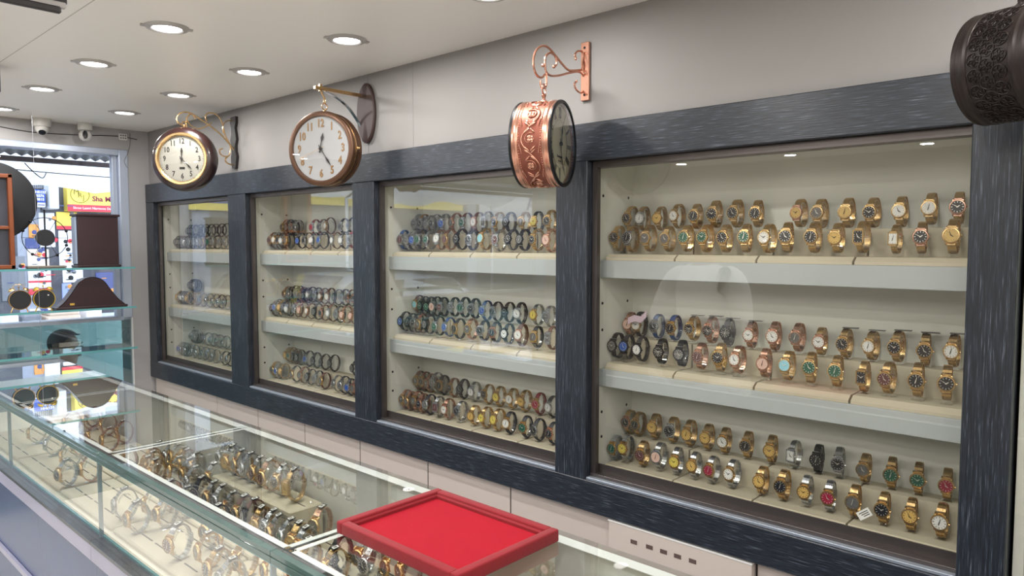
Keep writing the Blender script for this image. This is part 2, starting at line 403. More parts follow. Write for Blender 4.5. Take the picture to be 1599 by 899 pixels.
# ================================================================== GLASS COUNTER
CT, CF, CX0, CX1 = 1.0, .755, .70, 1.165
BODY = pm('lilac_laminate', srgb(74, 88, 126), .22, noise=.05, nscale=3)
FASC = pm('pale_fascia', srgb(168, 166, 188), .3)
DKM = pm('dark_ledge_metal', srgb(96, 98, 102), .25, .7, noise=.3, nscale=8)
secs = [(3.25, 4.33, 'end by the window'), (2.27, 3.25, 'section next to the window end'), (1.29, 2.27, 'middle section with the stepped trays'), (.31, 1.29, 'section under the red tray'), (-.70, .31, 'section nearest the entrance')]
for (a, b, nm) in secs:
    t = thing('glass_counter', 'glass topped watch counter, %s' % nm, 'display counter', (.93, (a+b)/2, 0), 0, 'glass counter sections')
    T = Matrix.Translation((-.93, -(a+b)/2, 0))
    MB().box(.69, CX1, a+.0005, b-.0005, 0.0, .735, T).build('base_body', BODY, t)
    MB().box(.674, .69, a+.0005, b-.0005, .738, .750, T, c=.001).box(.69, CX1-.002, a+.0005, b-.0005, .735, .750, T).build('ledge', DKM, t)
    MB().box(.676, .6895, a+.001, b-.001, .690, .737, T, c=.001).build('fascia', FASC, t)
    MB().box(.678, .6895, a+.001, b-.001, .405, .428, T, c=.001).build('rail_strip', FASC, t)
    MB().box(CX0+.016, CX1-.014, a+.001, b-.001, .7505, CF, T).build('deck', pm('counter_deck', srgb(222, 216, 196), .45, noise=.03, nscale=6), t)
    MB().box(CX0+.001, CX0+.007, a+.001, b-.001, .7505, CT-.028, T).build('front_glass', GLASS, t)
    MB().box(CX0+.0005, CX0+.0075, a+.001, b-.001, CT-.0280, CT-.0262, T).box(CX0+.008, CX0+.015, a+.001, b-.001, .7505, .757, T).build('glass_edge', TEALG, t)
    MB().box(CX1-.014, CX1-.002, a+.0005, b-.0005, .7505, CT-.012, T).build('back_panel', pm('counter_back', srgb(196, 196, 188), .35, noise=.02, nscale=3), t)
    # underside frame around the glass lid: white strips with black rubber in the joints
    MB().box(CX0+.036, CX0+.050, a+.016, b-.016, CT-.0115, CT-.0102, T).box(CX1-.030, CX1-.001, a+.002, b-.002, CT-.0115, CT-.0102, T).box(CX0+.05, CX1-.03, a+.006, a+.020, CT-.0115, CT-.0102, T).box(CX0+.05, CX1-.03, b-.020, b-.006, CT-.0115, CT-.0102, T).build('white_strip', WHITEP, t)
    MB().box(CX0+.014, CX0+.036, a+.002, b-.002, CT-.0115, CT-.0102, T).box(CX0+.036, CX1-.03, a-.001, a+.0058, CT-.0115, CT-.0102, T).build('rubber_seal', RUB, t)
    MB().box(CX0-.001, CX0+.014, a+.0005, b-.0005, CT-.0105, CT, T, c=.0008).box(CX0+.001, CX0+.012, a+.0005, b-.0005, CT-.0125, CT-.0105, T).box(CX0-.001, CX0+.010, a+.0005, b-.0005, CT-.0262, CT-.0125, T, c=.0008).build('lid_edge', GEDGE, t)
    MB().box(CX0+.014, CX1, a+.001, b-.001, CT-.010, CT, T).build('glass_lid', GTOP, t)
    for yj in (a+.004,): MB().box(CX0+.002, CX0+.012, yj-.004, yj+.004, .7505, CT-.012, T).build('corner_mullion', pm('glass_mullion', srgb(110, 132, 138), .2, .2), t)
# seam in the back panel and the cream trays standing on the deck
def slit_tray(x0, x1, y0, y1, z, h, label):
    t = thing('counter_tray', label, 'display tray', ((x0+x1)/2, (y0+y1)/2, z), 0, 'slotted cream trays in the counter')
    hx, hy = (x1-x0)/2, (y1-y0)/2
    MB().box(-hx, hx, -hy, hy, 0, h, c=.004).build('tray_body', CREAM, t)
    n = max(1, int(round((x1-x0)/.072))); m = MB()
    for k in range(n):
        xx = -hx+(k+.5)*(2*hx/n)
        ln = .09; q = max(1, int(2*hy/ln))
        for j in range(q):
            yy = -hy+(j+.5)*(2*hy/q)
            m.box(xx-.0022, xx+.0022, yy-.038, yy+.038, h-.0003, h+.0004)
    m.build('slot', SLIT, t)
for k, (a, b) in enumerate([(3.3, 3.82), (2.77, 3.28), (2.28, 2.76), (1.79, 2.27), (1.30, 1.78), (.81, 1.28), (.33, .80)]):
    slit_tray(.735, .905, a+.003, b-.003, CF+.0005, .014, 'cream slotted tray along the counter front, %s from the window' % ORD[k])
    slit_tray(.912, 1.028 if k == 3 else 1.14, a+.003, b-.003, CF+.0005, .014, 'cream slotted tray in the middle of the counter, %s from the window' % ORD[k])
for k, (a, b) in enumerate([(1.79, 2.275)]):
    slit_tray(1.034, 1.14, a+.003, b-.003, CF+.0005, .100, 'tall cream riser block at the back of the middle counter section')

# red velvet tray on the counter
def red_tray():
    t = thing('velvet_tray', 'red velvet jewellery tray lying empty on the glass counter', 'tray', (.975, 1.083, CT+.0005))
    X, Y, H = .140, .184, .027
    m = MB()
    for (x0, x1, y0, y1) in [(-X, X, -Y, -Y+.020), (-X, X, Y-.020, Y), (-X, -X+.020, -Y+.018, Y-.018), (X-.020, X, -Y+.018, Y-.018)]:
        m.box(x0, x1, y0, y1, .001, H, c=.004, sg=3)
    for (x0, x1, y0, y1) in [(-X+.014, X-.014, -Y+.014, -Y+.024), (-X+.014, X-.014, Y-.024, Y-.014), (-X+.014, -X+.024, -Y+.02, Y-.02), (X-.024, X-.014, -Y+.02, Y-.02)]:
        m.box(x0, x1, y0, y1, .004, H-.006, c=.003)
    m.build('rim', RED, t)
    MB().box(-X+.012, X-.012, -Y+.012, Y-.012, 0, .012, c=.002).build('base_pad', pm('red_velvet_pad', srgb(152, 12, 32), .8, spec=.2, noise=.10, nscale=18, bump=.3, bscale=300), t)
red_tray()

# ================================================================== WRIST WATCHES
LA, LB, LZ = .0270, .0405, .0445              # half depth, half height and centre height of the strap loop
def _band(style, wd, t0=30):
    "closed loop strap round the stand; style: links / leather / mesh"
    m = MB()
    def P(t, r): return Vector((-(LA+r)*math.cos(t), 0, LZ+(LB+r)*math.sin(t)))
    a0, a1 = R(t0), R(360-t0)
    if style == 'links':
        n = 22
        for i in range(n):
            t1, t2 = a0+(a1-a0)*(i+.04)/n, a0+(a1-a0)*(i+.93)/n
            ww = wd*(1-.16*math.sin((i+.5)/n*PI))
            for (ya, yb, rr) in ((-.5, -.19, .0), (-.17, .17, .0006), (.19, .5, .0)):
                q = [P(t1, -.0012), P(t2, -.0012), P(t2, .0014+rr), P(t1, .0014+rr)]
                vs = [(p.x, ya*ww, p.z) for p in q]+[(p.x, yb*ww, p.z) for p in q]
                m.add(vs, [(0, 1, 2, 3), (7, 6, 5, 4), (0, 4, 5, 1), (1, 5, 6, 2), (2, 6, 7, 3), (3, 7, 4, 0)])
    else:
        n = 26; vs = []; th = .0013 if style == 'leather' else .0008
        for i in range(n+1):
            t = a0+(a1-a0)*i/n; ww = wd*(1-(.22 if style == 'leather' else .1)*math.sin(i/n*PI))/2
            for (r, y) in ((-th, -ww), (th*.6, -ww), (th*1.3, -ww*.7), (th*1.3, ww*.7), (th*.6, ww), (-th, ww)):
                p = P(t, r); vs.append((p.x, y, p.z))
        fs = [(i*6+k, i*6+(k+1) % 6, (i+1)*6+(k+1) % 6, (i+1)*6+k) for i in range(n) for k in range(6)]
        fs += [tuple(range(6))[::-1], tuple(n*6+k for k in range(6))]
        m.add(vs, fs)
    return m
def _case(sq):
    m = MB(); x = -LA
    if sq:
        for (y0, y1, z0, z1) in ((-.0135, -.0105, -.018, .018), (.0105, .0135, -.018, .018), (-.0135, .0135, .0145, .018), (-.0135, .0135, -.018, -.0145)):
            m.box(x-.0078, x-.001, y0, y1, LZ+z0, LZ+z1, c=.0008)
        m.box(x-.005, x+.001, -.0125, .0125, LZ-.0165, LZ+.0165)
        for s in (-1, 1): m.box(x-.005, x+.0045, -.0095, .0095, LZ+s*.0165, LZ+s*.0222, c=.001)
        m.lathe([(0, 0), (.002, 0), (.002, .003), (0, .003)], Matrix.Translation((x-.004, -.0135, LZ)) @ Matrix.Rotation(PI/2, 4, 'X'), 8)
    else:
        T = Matrix.Translation((x, 0, LZ)) @ Matrix.Rotation(-PI/2, 4, 'Y')
        m.lathe([(0, -.001), (.0165, -.001), (.0188, .001), (.0195, .0035), (.0190, .0062), (.0178, .0080), (.0160, .0082), (.0155, .0066), (0, .0064)], T, 28)
        for s in (-1, 1):
            for yy in (-.0105, .0105):
                q = [(-.0045, .0125), (-.0035, .0190), (.0035, .0232), (.0045, .0215), (.001, .014)]
                m.prism([(x+a, LZ+s*b) for a, b in q], yy-.0016, yy+.0016, 'Y')
            m.box(x+.0005, x+.0045, -.009, .009, LZ+s*.0170, LZ+s*.0226)
        m.lathe([(0, 0), (.0024, 0), (.0026, .0028), (0, .003)], Matrix.Translation((x-.0035, -.0190, LZ)) @ Matrix.Rotation(PI/2, 4, 'X'), 8)
    return m
def _dial(sq, chrono):
    m = MB(); x = -LA-.0068
    if sq:
        m.box(x-.0002, x+.001, -.0106, .0106, LZ-.0146, LZ+.0146); m.mat(1)
        for k in range(12):
            a = 2*PI*k/12; s = min(.0088/max(abs(math.sin(a)), 1e-6), .0124/max(abs(math.cos(a)), 1e-6))
            y, z = -math.sin(a)*s, math.cos(a)*s; m.box(x-.0006, x-.0002, y-.0006, y+.0006, LZ+z-.001, LZ+z+.001)
    else:
        m.lathe([(0, 0), (.0156, 0), (.0156, .0006), (0, .0006)], Matrix.Translation((x+.0004, 0, LZ)) @ Matrix.Rotation(-PI/2, 4, 'Y'), 28); m.mat(1)
        for k in range(12):
            T = Matrix.Translation((0, 0, LZ)) @ Matrix.Rotation(2*PI*k/12, 4, 'X')
            wq = .0010 if k % 3 else .0016
            m.box(x-.0008, x-.0002, -wq/2, wq/2, .0108, .0143, T)
        if chrono:
            for (y, z) in ((-.006, 0), (.006, 0), (0, -.0065)):
                m.lathe([(.0026, 0), (.0034, 0), (.0034, .0005), (.0026, .0005)], Matrix.Translation((x-.0001, y, LZ+z)) @ Matrix.Rotation(-PI/2, 4, 'Y'), 14, closed=True)
    return m
def _hands(k):
    m = MB(); x = -LA-.0078
    for ang, ln, wd in ((R(55+k*70), .0075, .0013), (R(-58+k*35), .0112, .0009)):
        T = Matrix.Translation((0, 0, LZ)) @ Matrix.Rotation(ang, 4, 'X')
        m.prism([(-wd*.6, -.0022), (wd*.6, -.0022), (wd*.8, ln*.6), (0, ln), (-wd*.8, ln*.6)], x-.0002, x+.0001, 'X', T)
    m.lathe([(0, 0), (.0012, 0), (.0012, .0008), (0, .0008)], Matrix.Translation((x, 0, LZ)) @ Matrix.Rotation(-PI/2, 4, 'Y'), 8)
    return m
STRAP = {'g': (GOLD, 'gold', 'links'), 's': (SILV, 'silver', 'links'), 'r': (ROSE, 'rose gold', 'links'), 'G': (GOLD, 'gold', 'mesh'), 'k': (LBLK, 'black', 'leather'),
         'b': (LBRN, 'brown', 'leather'), 'd': (LRED, 'dark red', 'leather'), 'n': (LBLU, 'blue', 'leather'), 'K': (BLKM, 'black', 'links')}
CASE = {'g': GOLD, 's': SILV, 'r': ROSE, 'k': BLKM, 'm': SILV}
DNAME = dict(k='black', w='white', g='green', y='champagne', b='blue', r='red', l='pale blue', p='pink', o='yellow', e='grey', m='maroon')
_cache = {}
def cached(key, fn):
    if key not in _cache: _cache[key] = fn()
    return _cache[key]
def watch_meshes(code, v):
    st, ca, di = code[0], code[1], code[2]; sq = 'q' in code; ch = 'c' in code
    mat, _, sty = STRAP[st]
    mk = GOLD if (di in 'ywoe' and ca in 'gr') else (HANDM if di not in 'wyo' else INKM)
    hm = INKM if di in 'wyop' else HANDM
    return [('strap', cached(('s', st, sq), lambda: _band(sty, .0165 if sq else .0190, 34 if sq else 36).mesh('strap', mat, True, 40))),
            ('case', cached(('c', ca, sq), lambda: _case(sq).mesh('case', CASE[ca], True, 35))),
            ('dial', cached(('d', di, sq, ch, mk.name), lambda: _dial(sq, ch).mesh('dial', [DIAL[di], mk], False))),
            ('hands', cached(('h', v % 3, hm.name), lambda: _hands(v % 3).mesh('hands', hm, False)))]
def _clasp():
    m = MB(); m.box(LA+.0008, LA+.0035, -.0085, .0085, LZ-.011, LZ+.011, c=.0008); return m.mesh('clasp', SILV)
def _stand():
    m = MB(); m.box(-.019, .019, -.0135, .0135, 0, .0018, c=.0006)
    vs = []; n = 20; a0, a1 = R(20), R(335)
    for i in range(n+1):
        t = a0+(a1-a0)*i/n
        for r in (-.0052, -.0034):
            for y in (-.0075, .0075):
                vs.append((-(LA+r)*math.cos(t), y, LZ+(LB+r)*math.sin(t)))
    fs = []
    for i in range(n):
        for a, b in ((0, 1), (1, 3), (3, 2), (2, 0)): fs.append((i*4+a, i*4+b, i*4+4+b, i*4+4+a))
    fs += [(0, 1, 3, 2), (n*4, n*4+2, n*4+3, n*4+1)]
    m.add(vs, fs); m.box(-.0015, .0015, -.006, .006, .001, LZ-LB+.0045)
    return m.mesh('watch_stand', ACR, True, 30)
STAND = _stand()
TAGW = pm('tag_paper', srgb(228, 226, 220), .6)
def _tagmesh():
    m = MB(); T = Matrix.Translation((-.004, 0, LZ+LB+.0035)) @ Matrix.Rotation(R(-12), 4, 'Y')
    m.box(-.010, .010, -.0085, .0085, 0, .0012, T); m.mat(1)
    m.box(-.007, .007, -.0055, .0055, .0012, .0015, T); m.mat(0); m.box(-.004, .004, -.002, .003, .0015, .0017, T)
    return m.mesh('price_tag', [BLKM, TAGW], False)
TAGM = _tagmesh()
TAGB = MB().box(-.010, .016, -.030, .012, LZ+LB+.0028, LZ+LB+.0042, Matrix.Rotation(R(14), 4, 'Z')).mesh('price_tag', BLKM, False)
NW = [0]
def rnd(a, b): return random.uniform(a, b)
def place_watch(p, code, label, group, detail=True, tagm=None, yaw=None, tilt=None, standlabel=None, dz=0):
    NW[0] += 1; v = NW[0]
    if code[0] == 'g' and v % 4 == 0 and 'x' not in code: code = 'G'+code[1:]
    yaw = R(rnd(-9, 9)) if yaw is None else yaw; tilt = R(rnd(0, 7)) if tilt is None else tilt
    sc_ = .90 if 'z' in code else rnd(.97, 1.05)
    if 'counter' in group: sc_ *= 1.07
    rt = thing('wristwatch', label, 'watch', (p[0], p[1], p[2]+dz), 0, group, rot=(0, tilt, yaw)); rt.scale = (sc_,)*3
    if detail:
        for nm, me in watch_meshes(code, v): link(nm, me, rt)
        link('clasp', cached('clasp', _clasp), rt)
    else:
        for nm, me in watch_meshes(code, v)[:3]: link(nm, me, rt)
    if tagm: link('price_tag', tagm, rt)
    s = link('watch_stand', STAND); s.location = (p[0], p[1], p[2]); s.rotation_euler = (0, 0, yaw); s.scale = (.97, .97, .97)
    tag(s, standlabel, 'watch stand', group.replace('watches', 'watch stands').replace('wrist', ''))
    return rt

P4 = {(0, 1): '973,343,ggk 998,346,Gsw 1025,344,Ggy 1052,332,Ggw 1081,336,Ggk 1111,331,Ggk 1144,330,Ggk 1177,331,ggk 1244,331,Gry 1276,334,Gge 1319,335,Ggy 1359,331,Ggk 1403,331,Ggw 1450,322,Ggw 1494,314,Grk',
 (0, 0): '952,366,ggk 978,373,gske 1007,366,gge 1037,365,gge 1065,367,ggg 1095,371,ggg 1126,371,ggk 1158,366,ggg 1193,372,ggw 1223,368,ggk 1266,364,ggk 1303,364,Ggy 1342,366,Ggkq 1395,359,ggwqz 1435,362,Grk 1485,356,Ggy',
 (1, 1): '968,506,rrp 993,508,kgw 1020,510,nsk 1047,514,ngk 1076,512,ggkc 1105,516,rrkc 1131,523,kkkc 1167,523,rrw 1204,528,rrw 1241,527,rre 1277,534,Grw 1316,538,ggk 1357,547,ggw 1398,542,ggk 1441,549,ggk 1486,548,ggw',
 (1, 0): '949,536,Kke 971,536,kkb 995,545,kkw 1026,546,Kkkc 1058,546,Kkec 1088,551,rrm 1118,556,ggk 1146,560,rrw 1189,562,rrp 1224,568,ggl 1260,572,ggg 1301,581,ggg 1344,590,ggkq 1383,591,ggm 1429,595,ggk 1475,592,ggk',
 (2, 1): '967,662,Grk 991,666,Ggk 1016,674,Ggy 1044,676,Gsk 1071,680,Ggy 1099,688,Ggy 1126,699,Ggw 1161,705,Ggk 1199,712,Ggy 1235,726,sswq 1272,720,Kkk 1305,732,ssk 1346,741,gge 1388,745,ggg 1430,752,ggg 1475,762,Ggr',
 (2, 0): '946,700,sgg 971,700,sgo 997,713,ggm 1023,715,ssp 1050,722,sgo 1078,728,sgy 1106,735,sgr 1137,747,sgw 1183,760,ggy 1217,769,ggk 1254,768,sgy 1290,788,sgr 1329,788,gge 1375,808,ggk 1418,823,ggy 1466,831,ggw'}
P3 = {(0, 1): '630,350,sse 644,350,gsk 658,352,sse 673,348,ssk 688,351,ssb 704,348,rre 721,349,bsg 739,351,brw 754,347,sseq 771,348,ggk 789,346,kkk 812,347,Gge 832,351,kgo 853,354,ggk',
 (0, 0): '604,373,nsm 618,376,sse 633,373,ssb 648,373,ksg 663,373,ssg 679,369,rsw 695,371,rgm 712,373,kkk 729,374,ksk 749,369,ggl 772,375,ssm 791,371,kkk 810,373,Kke 831,373,ggk 852,376,rrp',
 (1, 1): '628,467,bgl 643,476,kkg 656,478,kkg 669,481,ksp 685,479,ksm 702,478,kse 718,480,ksg 734,480,ksk 752,485,nsb 769,486,ksk 787,487,kkk 806,490,ksw 832,491,sgo 852,494,sse',
 (1, 0): '605,498,kkb 619,499,kkk 632,500,ksk 645,501,bge 662,503,kke 678,508,ksg 693,509,nsb 709,514,kgk 728,509,rge 747,512,ksk 766,513,krk 785,521,kkw 806,524,brw 830,523,kge 854,521,bseq',
 (2, 1): '628,594,bge 642,594,bgk 657,600,rre 672,596,sse 685,607,kgk 701,612,rgk 716,612,kkk 734,613,ssw 755,622,ggk 773,622,ggo 793,628,ggw 813,632,ggy 835,635,dgr 856,639,ksw',
 (2, 0): '606,621,rge 620,625,rge 635,625,rge 649,632,rrk 663,635,kse 678,641,smmq 693,640,rrw 711,643,ssk 733,651,ggy 751,658,ggo 769,659,ggo 788,663,kgw 814,673,kgg 834,674,ksk 856,681,krk'}
P2 = {(0, 1): '423,355,rge 432,355,kke 441,356,kre 452,355,ssk 485,355,dsr 497,354,bse 508,352,bgw 530,353,kse 543,351,kse',
 (0, 0): '399,373,bgm 409,372,sgw 419,373,kgk 429,372,ksw 439,375,kge 463,374,kkb 473,373,ksk 483,373,ksw 496,371,ksb 517,373,bsw 530,372,ksw 544,373,dse',
 (1, 1): '419,457,rgm 428,457,kse 437,455,kke 446,455,kse 461,460,rge 470,462,kke 479,460,ksw 489,458,kse 499,462,brw 509,463,brw 520,461,kke 531,461,kse 541,464,bre 550,466,bre',
 (1, 0): '396,478,bkm 410,475,ssb 423,479,ggy 434,478,kke 445,480,ksw 456,480,bse 466,482,brp 477,484,brw 488,482,kke 499,487,brk 511,486,bsw 522,487,kse 533,489,rrp 545,490,brp',
 (2, 1): '421,554,ggy 433,555,ggg 446,557,bke 460,560,bke 475,563,ksb 487,567,kke 500,571,kkk 514,572,kke 549,577,kke',
 (2, 0): '402,577,gge 416,578,ssb 431,579,ggy 455,585,kge 466,587,bre 477,589,kke 488,591,kse 499,596,bge 519,599,sse 530,605,kse 540,606,ksb 549,611,bre'}
P1 = {(0, 1): '281,359,kke 288,360,kke 296,359,bke 305,357,kse 314,355,kke 322,355,kke 330,355,kse 338,356,kke 346,356,kke',
 (0, 0): '257,376,kke 264,375,kke 271,376,bke 279,376,bse 286,374,ksw 293,377,kse 300,376,kse 307,376,kse 315,374,bge 323,373,ssg 331,372,kse 340,374,sse 348,375,sse',
 (1, 1): '279,440,kke 286,442,kke 294,443,kse', (1, 0): '257,460,ggy 264,463,kse 271,460,ksw 280,463,kse 290,460,ggy 300,461,ggk 310,463,sse 320,461,sse 329,461,sse 338,460,kse 347,460,sse',
 (2, 1): '280,524,bse 289,526,bse 300,528,bse 318,535,sse 326,534,sse 336,538,sse 346,540,sse',
 (2, 0): '261,542,ssb 269,543,ssb 278,547,sse 287,548,sse 297,552,sse 305,554,sse 313,556,sse 321,557,sse 330,558,sse 344,565,kse 352,567,kse'}
ROWX = (2.0575, 2.1395); ROWN = ('front row', 'back row')
def nominal(si, ri): return SHZ[si]+(.0215 if ri == 0 else .0965)
def cabinet_rows(bi, data, detail):
    y0, y1 = BAYS[bi]
    for (si, ri), s in data.items():
        ents = [e.split(',') for e in s.split()]; last = 99
        for k, (u, v, code) in enumerate(ents):
            fy = onX(float(u), float(v), ROWX[ri]-.033)
            y = min(max(fy.y, y0+.016), y1-.018)
            y = min(y, last-.0405); last = y
            z = nominal(si, ri); dz = min(max((fy.z-z-LZ)*.7, 0), .006)
            st = STRAP[code[0]]
            noun = ('square ' if 'q' in code else '')+'watch'
            lab = '%s strap %s, %s dial, %s from window, %s, %s, %s' % (st[1], noun, DNAME[code[2]], ordn(k), ROWN[ri], SHN[si], NEAR[bi])
            if len(lab.replace('-', ' ').split()) > 16: lab = lab.replace(' strap ', ' ')
            sl = 'clear stand of the %s watch from window, %s, %s, %s' % (ordn(k), ROWN[ri], SHN[si], NEAR[bi])
            tg = TAGB if (bi == 0 and si == 1 and ri == 1 and k in (4, 5, 6, 7, 11, 12, 13, 14, 15)) else None
            if bi == 0 and si == 0 and ri == 1 and k == 14: y = max(y, y0+.02)
            place_watch((ROWX[ri], y, z), code, lab, 'wrist watches in the wall cabinets', detail, tg, standlabel=sl, dz=dz,
                        tilt=R(rnd(0, 3)) if ri else R(rnd(0, 8)), yaw=R(rnd(-7, 7)))
cabinet_rows(0, P4, True); cabinet_rows(1, P3, True); cabinet_rows(2, P2, False)

# farthest cabinet: the same watches as one mass
def mass(bi, data):
    y0, y1 = BAYS[bi]; mats = []; m = MB(); stm = MB()
    smv = [(tuple(v.co)) for v in STAND.vertices]; smf = [tuple(p.vertices) for p in STAND.polygons]
    for (si, ri), s in data.items():
        last = 99
        for k, e in enumerate(s.split()):
            u, v, code = e.split(','); p = onX(float(u), float(v), ROWX[ri]-.033)
            y = min(min(max(p.y, y0+.02), y1-.02), last-.034); last = y
            if y < y0+.015: continue
            T = Matrix.Translation((ROWX[ri], y, nominal(si, ri))) @ Matrix.Rotation(R(rnd(-8, 8)), 4, 'Z') @ Matrix.Rotation(R(rnd(0, 4)), 4, 'Y')
            for nm, me in watch_meshes(code, k)[:3]:
                for mt in me.materials:
                    if mt not in mats: mats.append(mt)
                idx = [mats.index(mt) for mt in me.materials]
                o = len(m.v)
                for q in me.vertices: m.v.append(tuple(T @ q.co))
                for pl in me.polygons: m.f.append(tuple(i+o for i in pl.vertices)); m.mi.append(idx[pl.material_index])
            stm.add(smv, smf, T)
    tag(m.build('wristwatches', mats), 'closely packed rows of small watches filling the farthest cabinet', 'watches', kind='stuff')
    tag(stm.build('watch_stands', ACR), 'clear acrylic stands under the watches in the farthest cabinet', 'watch stands', kind='stuff')
mass(3, P1)

# watches inside the glass counter: (x, y) on the deck, level 0 low trays, 1 riser block
CW = [(1, 'ssk 369,711 sgy 380,716 Gge 393,721 ssw 409,726 sgm 426,732 rgm 441,739 sgk 456,747 Ggyq 477,755 '),
      (0, 'ggy 345,706 sge 332,702 gge 204,722 ggy 234,718 gge 230,732 ggk 247,727 ggy 252,740 gge 262,714 sgw 277,736 ssk 285,706 sge 297,737 rge 304,716 ssk 304,752 rgm 301,767 sge 324,777 sge 321,724 sgk 338,745 Kks 357,758 sse 356,777 sge 372,790 sge 395,764 Kkm 357,808 bgk 400,801 bkw 432,792 ggy 422,824 sse 457,817 sge 483,824 ggy 457,838 sgk 471,848 ssg 517,808 sse 197,788 sge 220,807 sge 240,784 sge 257,801 sgm 282,846 gge 330,858 sge 335,828 sgm 357,841 ggk 347,884 gge 382,873 ssk 360,905 gge 430,889 ggy 470,905 gge 492,876 ggk 517,882 Kkk 540,868 sge 562,862 ssk 590,884 sge 612,880 sge 640,888 rge 560,800 sgy 774,895 rgm 150,680 rge 128,694 rge 172,687 rgm 214,672 rgm 190,660 rge 112,660 rge 140,655 rgm 165,650 sge 58,676 ssk 84,694 sgy 112,712 rge 138,733 sgk 92,742')]
cw = []
for lev, s in CW:
    a = s.split()
    for i in range(0, len(a), 2):
        code = a[i]; u, v = map(float, a[i+1].split(','))
        if code[2] == 's': code = code[:2]+'e'
        zb = CF+(.015 if lev == 0 else .1025); p = onZ(u, v, zb+.045); cw.append([p.x, p.y, zb, code, lev])
for c in cw:
    if c[4] == 0: c[0] = ((1.000 if c[0] > .985 else .922) if c[0] > .885 else c[0]) if 1.75 < c[1] < 2.31 else min(c[0], 1.10)
    else: c[0] = 1.088
    c[0] = max(c[0], .765)
for it in range(200):                         # ease apart watches that would touch
    for i in range(len(cw)):
        for j in range(i):
            A, B = cw[i], cw[j]
            if A[4] != B[4]: continue
            dx, dy = B[0]-A[0], B[1]-A[1]
            ox, oy = .070-abs(dx), .046-abs(dy)
            if ox > 0 and oy > 0:
                if ox < oy*1.2 and A[4] == 0 and max(A[0], B[0]) < .885:
                    s = (ox/2+.0005)*(1 if dx >= 0 else -1); A[0] -= s; B[0] += s
                else:
                    s = (oy/2+.0005)*(1 if dy >= 0 else -1); A[1] -= s; B[1] += s
    for c in cw:
        if c[4] == 0: c[0] = min(max(c[0], .765), 1.0 if 1.745 < c[1] < 2.315 else 1.10)
        for yj in (1.29, 2.27, 3.25): pass
cw.sort(key=lambda c: -c[1])
rows = {}
for c in cw:
    r = 2 if c[4] else (0 if c[0] < .87 else 1); k = rows.get(r, 0); rows[r] = k+1
    nm = ('front of glass counter', 'middle of glass counter', 'riser block in glass counter')[r]
    lab = '%s watch with price tag, %s dial, %s from window, %s' % (STRAP[c[3][0]][1], DNAME[c[3][2]], ordn(k), nm)
    place_watch((c[0], c[1], c[2]), c[3]+('z' if 0 else ''), lab, 'wrist watches in the glass counter', True, TAGM, yaw=R(rnd(-14, 14)), tilt=R(rnd(-3, 6)),
                standlabel='clear stand under the %s watch from window, %s' % (ordn(k), nm))

# loose paper tags in the nearest cabinet
p = onX(1352, 799, 2.035)
t = MB().box(-.0006, .0006, -.018, .018, -.011, .011, Matrix.Rotation(R(-38), 4, 'X')); t.mat(1)
for k in range(3): t.box(-.0009, -.0006, -.013, .012-.004*k, .004-.005*k, .006-.005*k, Matrix.Rotation(R(-38), 4, 'X'))
o = t.build('paper_tag', [TAGW, INKM]); o.location = (2.022, p.y, p.z-.002); o.rotation_euler = (0, R(8), 0)
tag(o, 'white printed paper tag between two green and black dial watches, bottom shelf', 'paper tag')
p = onX(972, 496, 2.12); m = MB(); q = []
g = [(0, 0), (.030, .012), (.052, .008), (.078, .030)]
vs = []
for i, (a, b) in enumerate(g):
    for zz in (0, .022): vs.append((-.002 if i % 2 else .004, -a, b+zz)); vs.append((-.0008 if i % 2 else .0052, -a, b+zz))
fs = []
for i in range(3):
    a = i*4; b = a+4
    fs += [(a, b, b+2, a+2), (a+1, a+3, b+3, b+1), (a, a+1, b+1, b), (a+2, b+2, b+3, a+3)]
fs += [(0, 2, 3, 1), (12, 13, 15, 14)]
m.add(vs, fs); o = m.build('tissue_slip', pm('pale_pink_tissue', srgb(214, 190, 200), .6), None, True, 60); o.location = (2.088, BAYS[0][1]-.035, SHZ[1]+.145)
tag(o, 'crumpled pale pink paper slip over the first back row watch, middle shelf', 'paper slip')

# ================================================================== HANGING CLOCKS
FACE = pm('clock_face_cream', srgb(172, 169, 160), .5); FACEW = pm('clock_face_white', srgb(168, 169, 172), .5)
FACEO = pm('clock_face_aged', srgb(180, 175, 148), .55, noise=.05, nscale=14)
WOODR = pm('dark_red_wood', srgb(40, 20, 19), .28, noise=.25, nscale=16, coat=.5); BRASS = pm('brass', srgb(222, 184, 132), .22, .95)
BRONZ = pm('bronze_brown', srgb(92, 66, 50), .34, .55, noise=.12, nscale=22); COPP = pm('copper', srgb(212, 158, 136), .25, .92, noise=.06, nscale=12)
COPD = pm('dark_copper_ground', srgb(140, 84, 70), .5, .75, noise=.12, nscale=40); CHROME = pm('chrome', srgb(206, 208, 212), .12, 1)
ANTQ = pm('antique_black', srgb(38, 30, 28), .42, .45, noise=.2, nscale=20); BRWOOD = pm('dark_brown_board', srgb(62, 44, 42), .55, noise=.1, nscale=25)
def face_T(side, h):
    "frame on the front (side 1: local -Y) or back of a clock: X right, Y up, Z out"
    M = Matrix.Rotation(PI/2, 4, 'X')
    if side < 0: M = Matrix.Rotation(PI, 4, 'Z') @ M
    return M @ Matrix.Translation((0, 0, h))
ROM = ['XII', 'I', 'II', 'III', 'IIII', 'V', 'VI', 'VII', 'VIII', 'IX', 'X', 'XI']
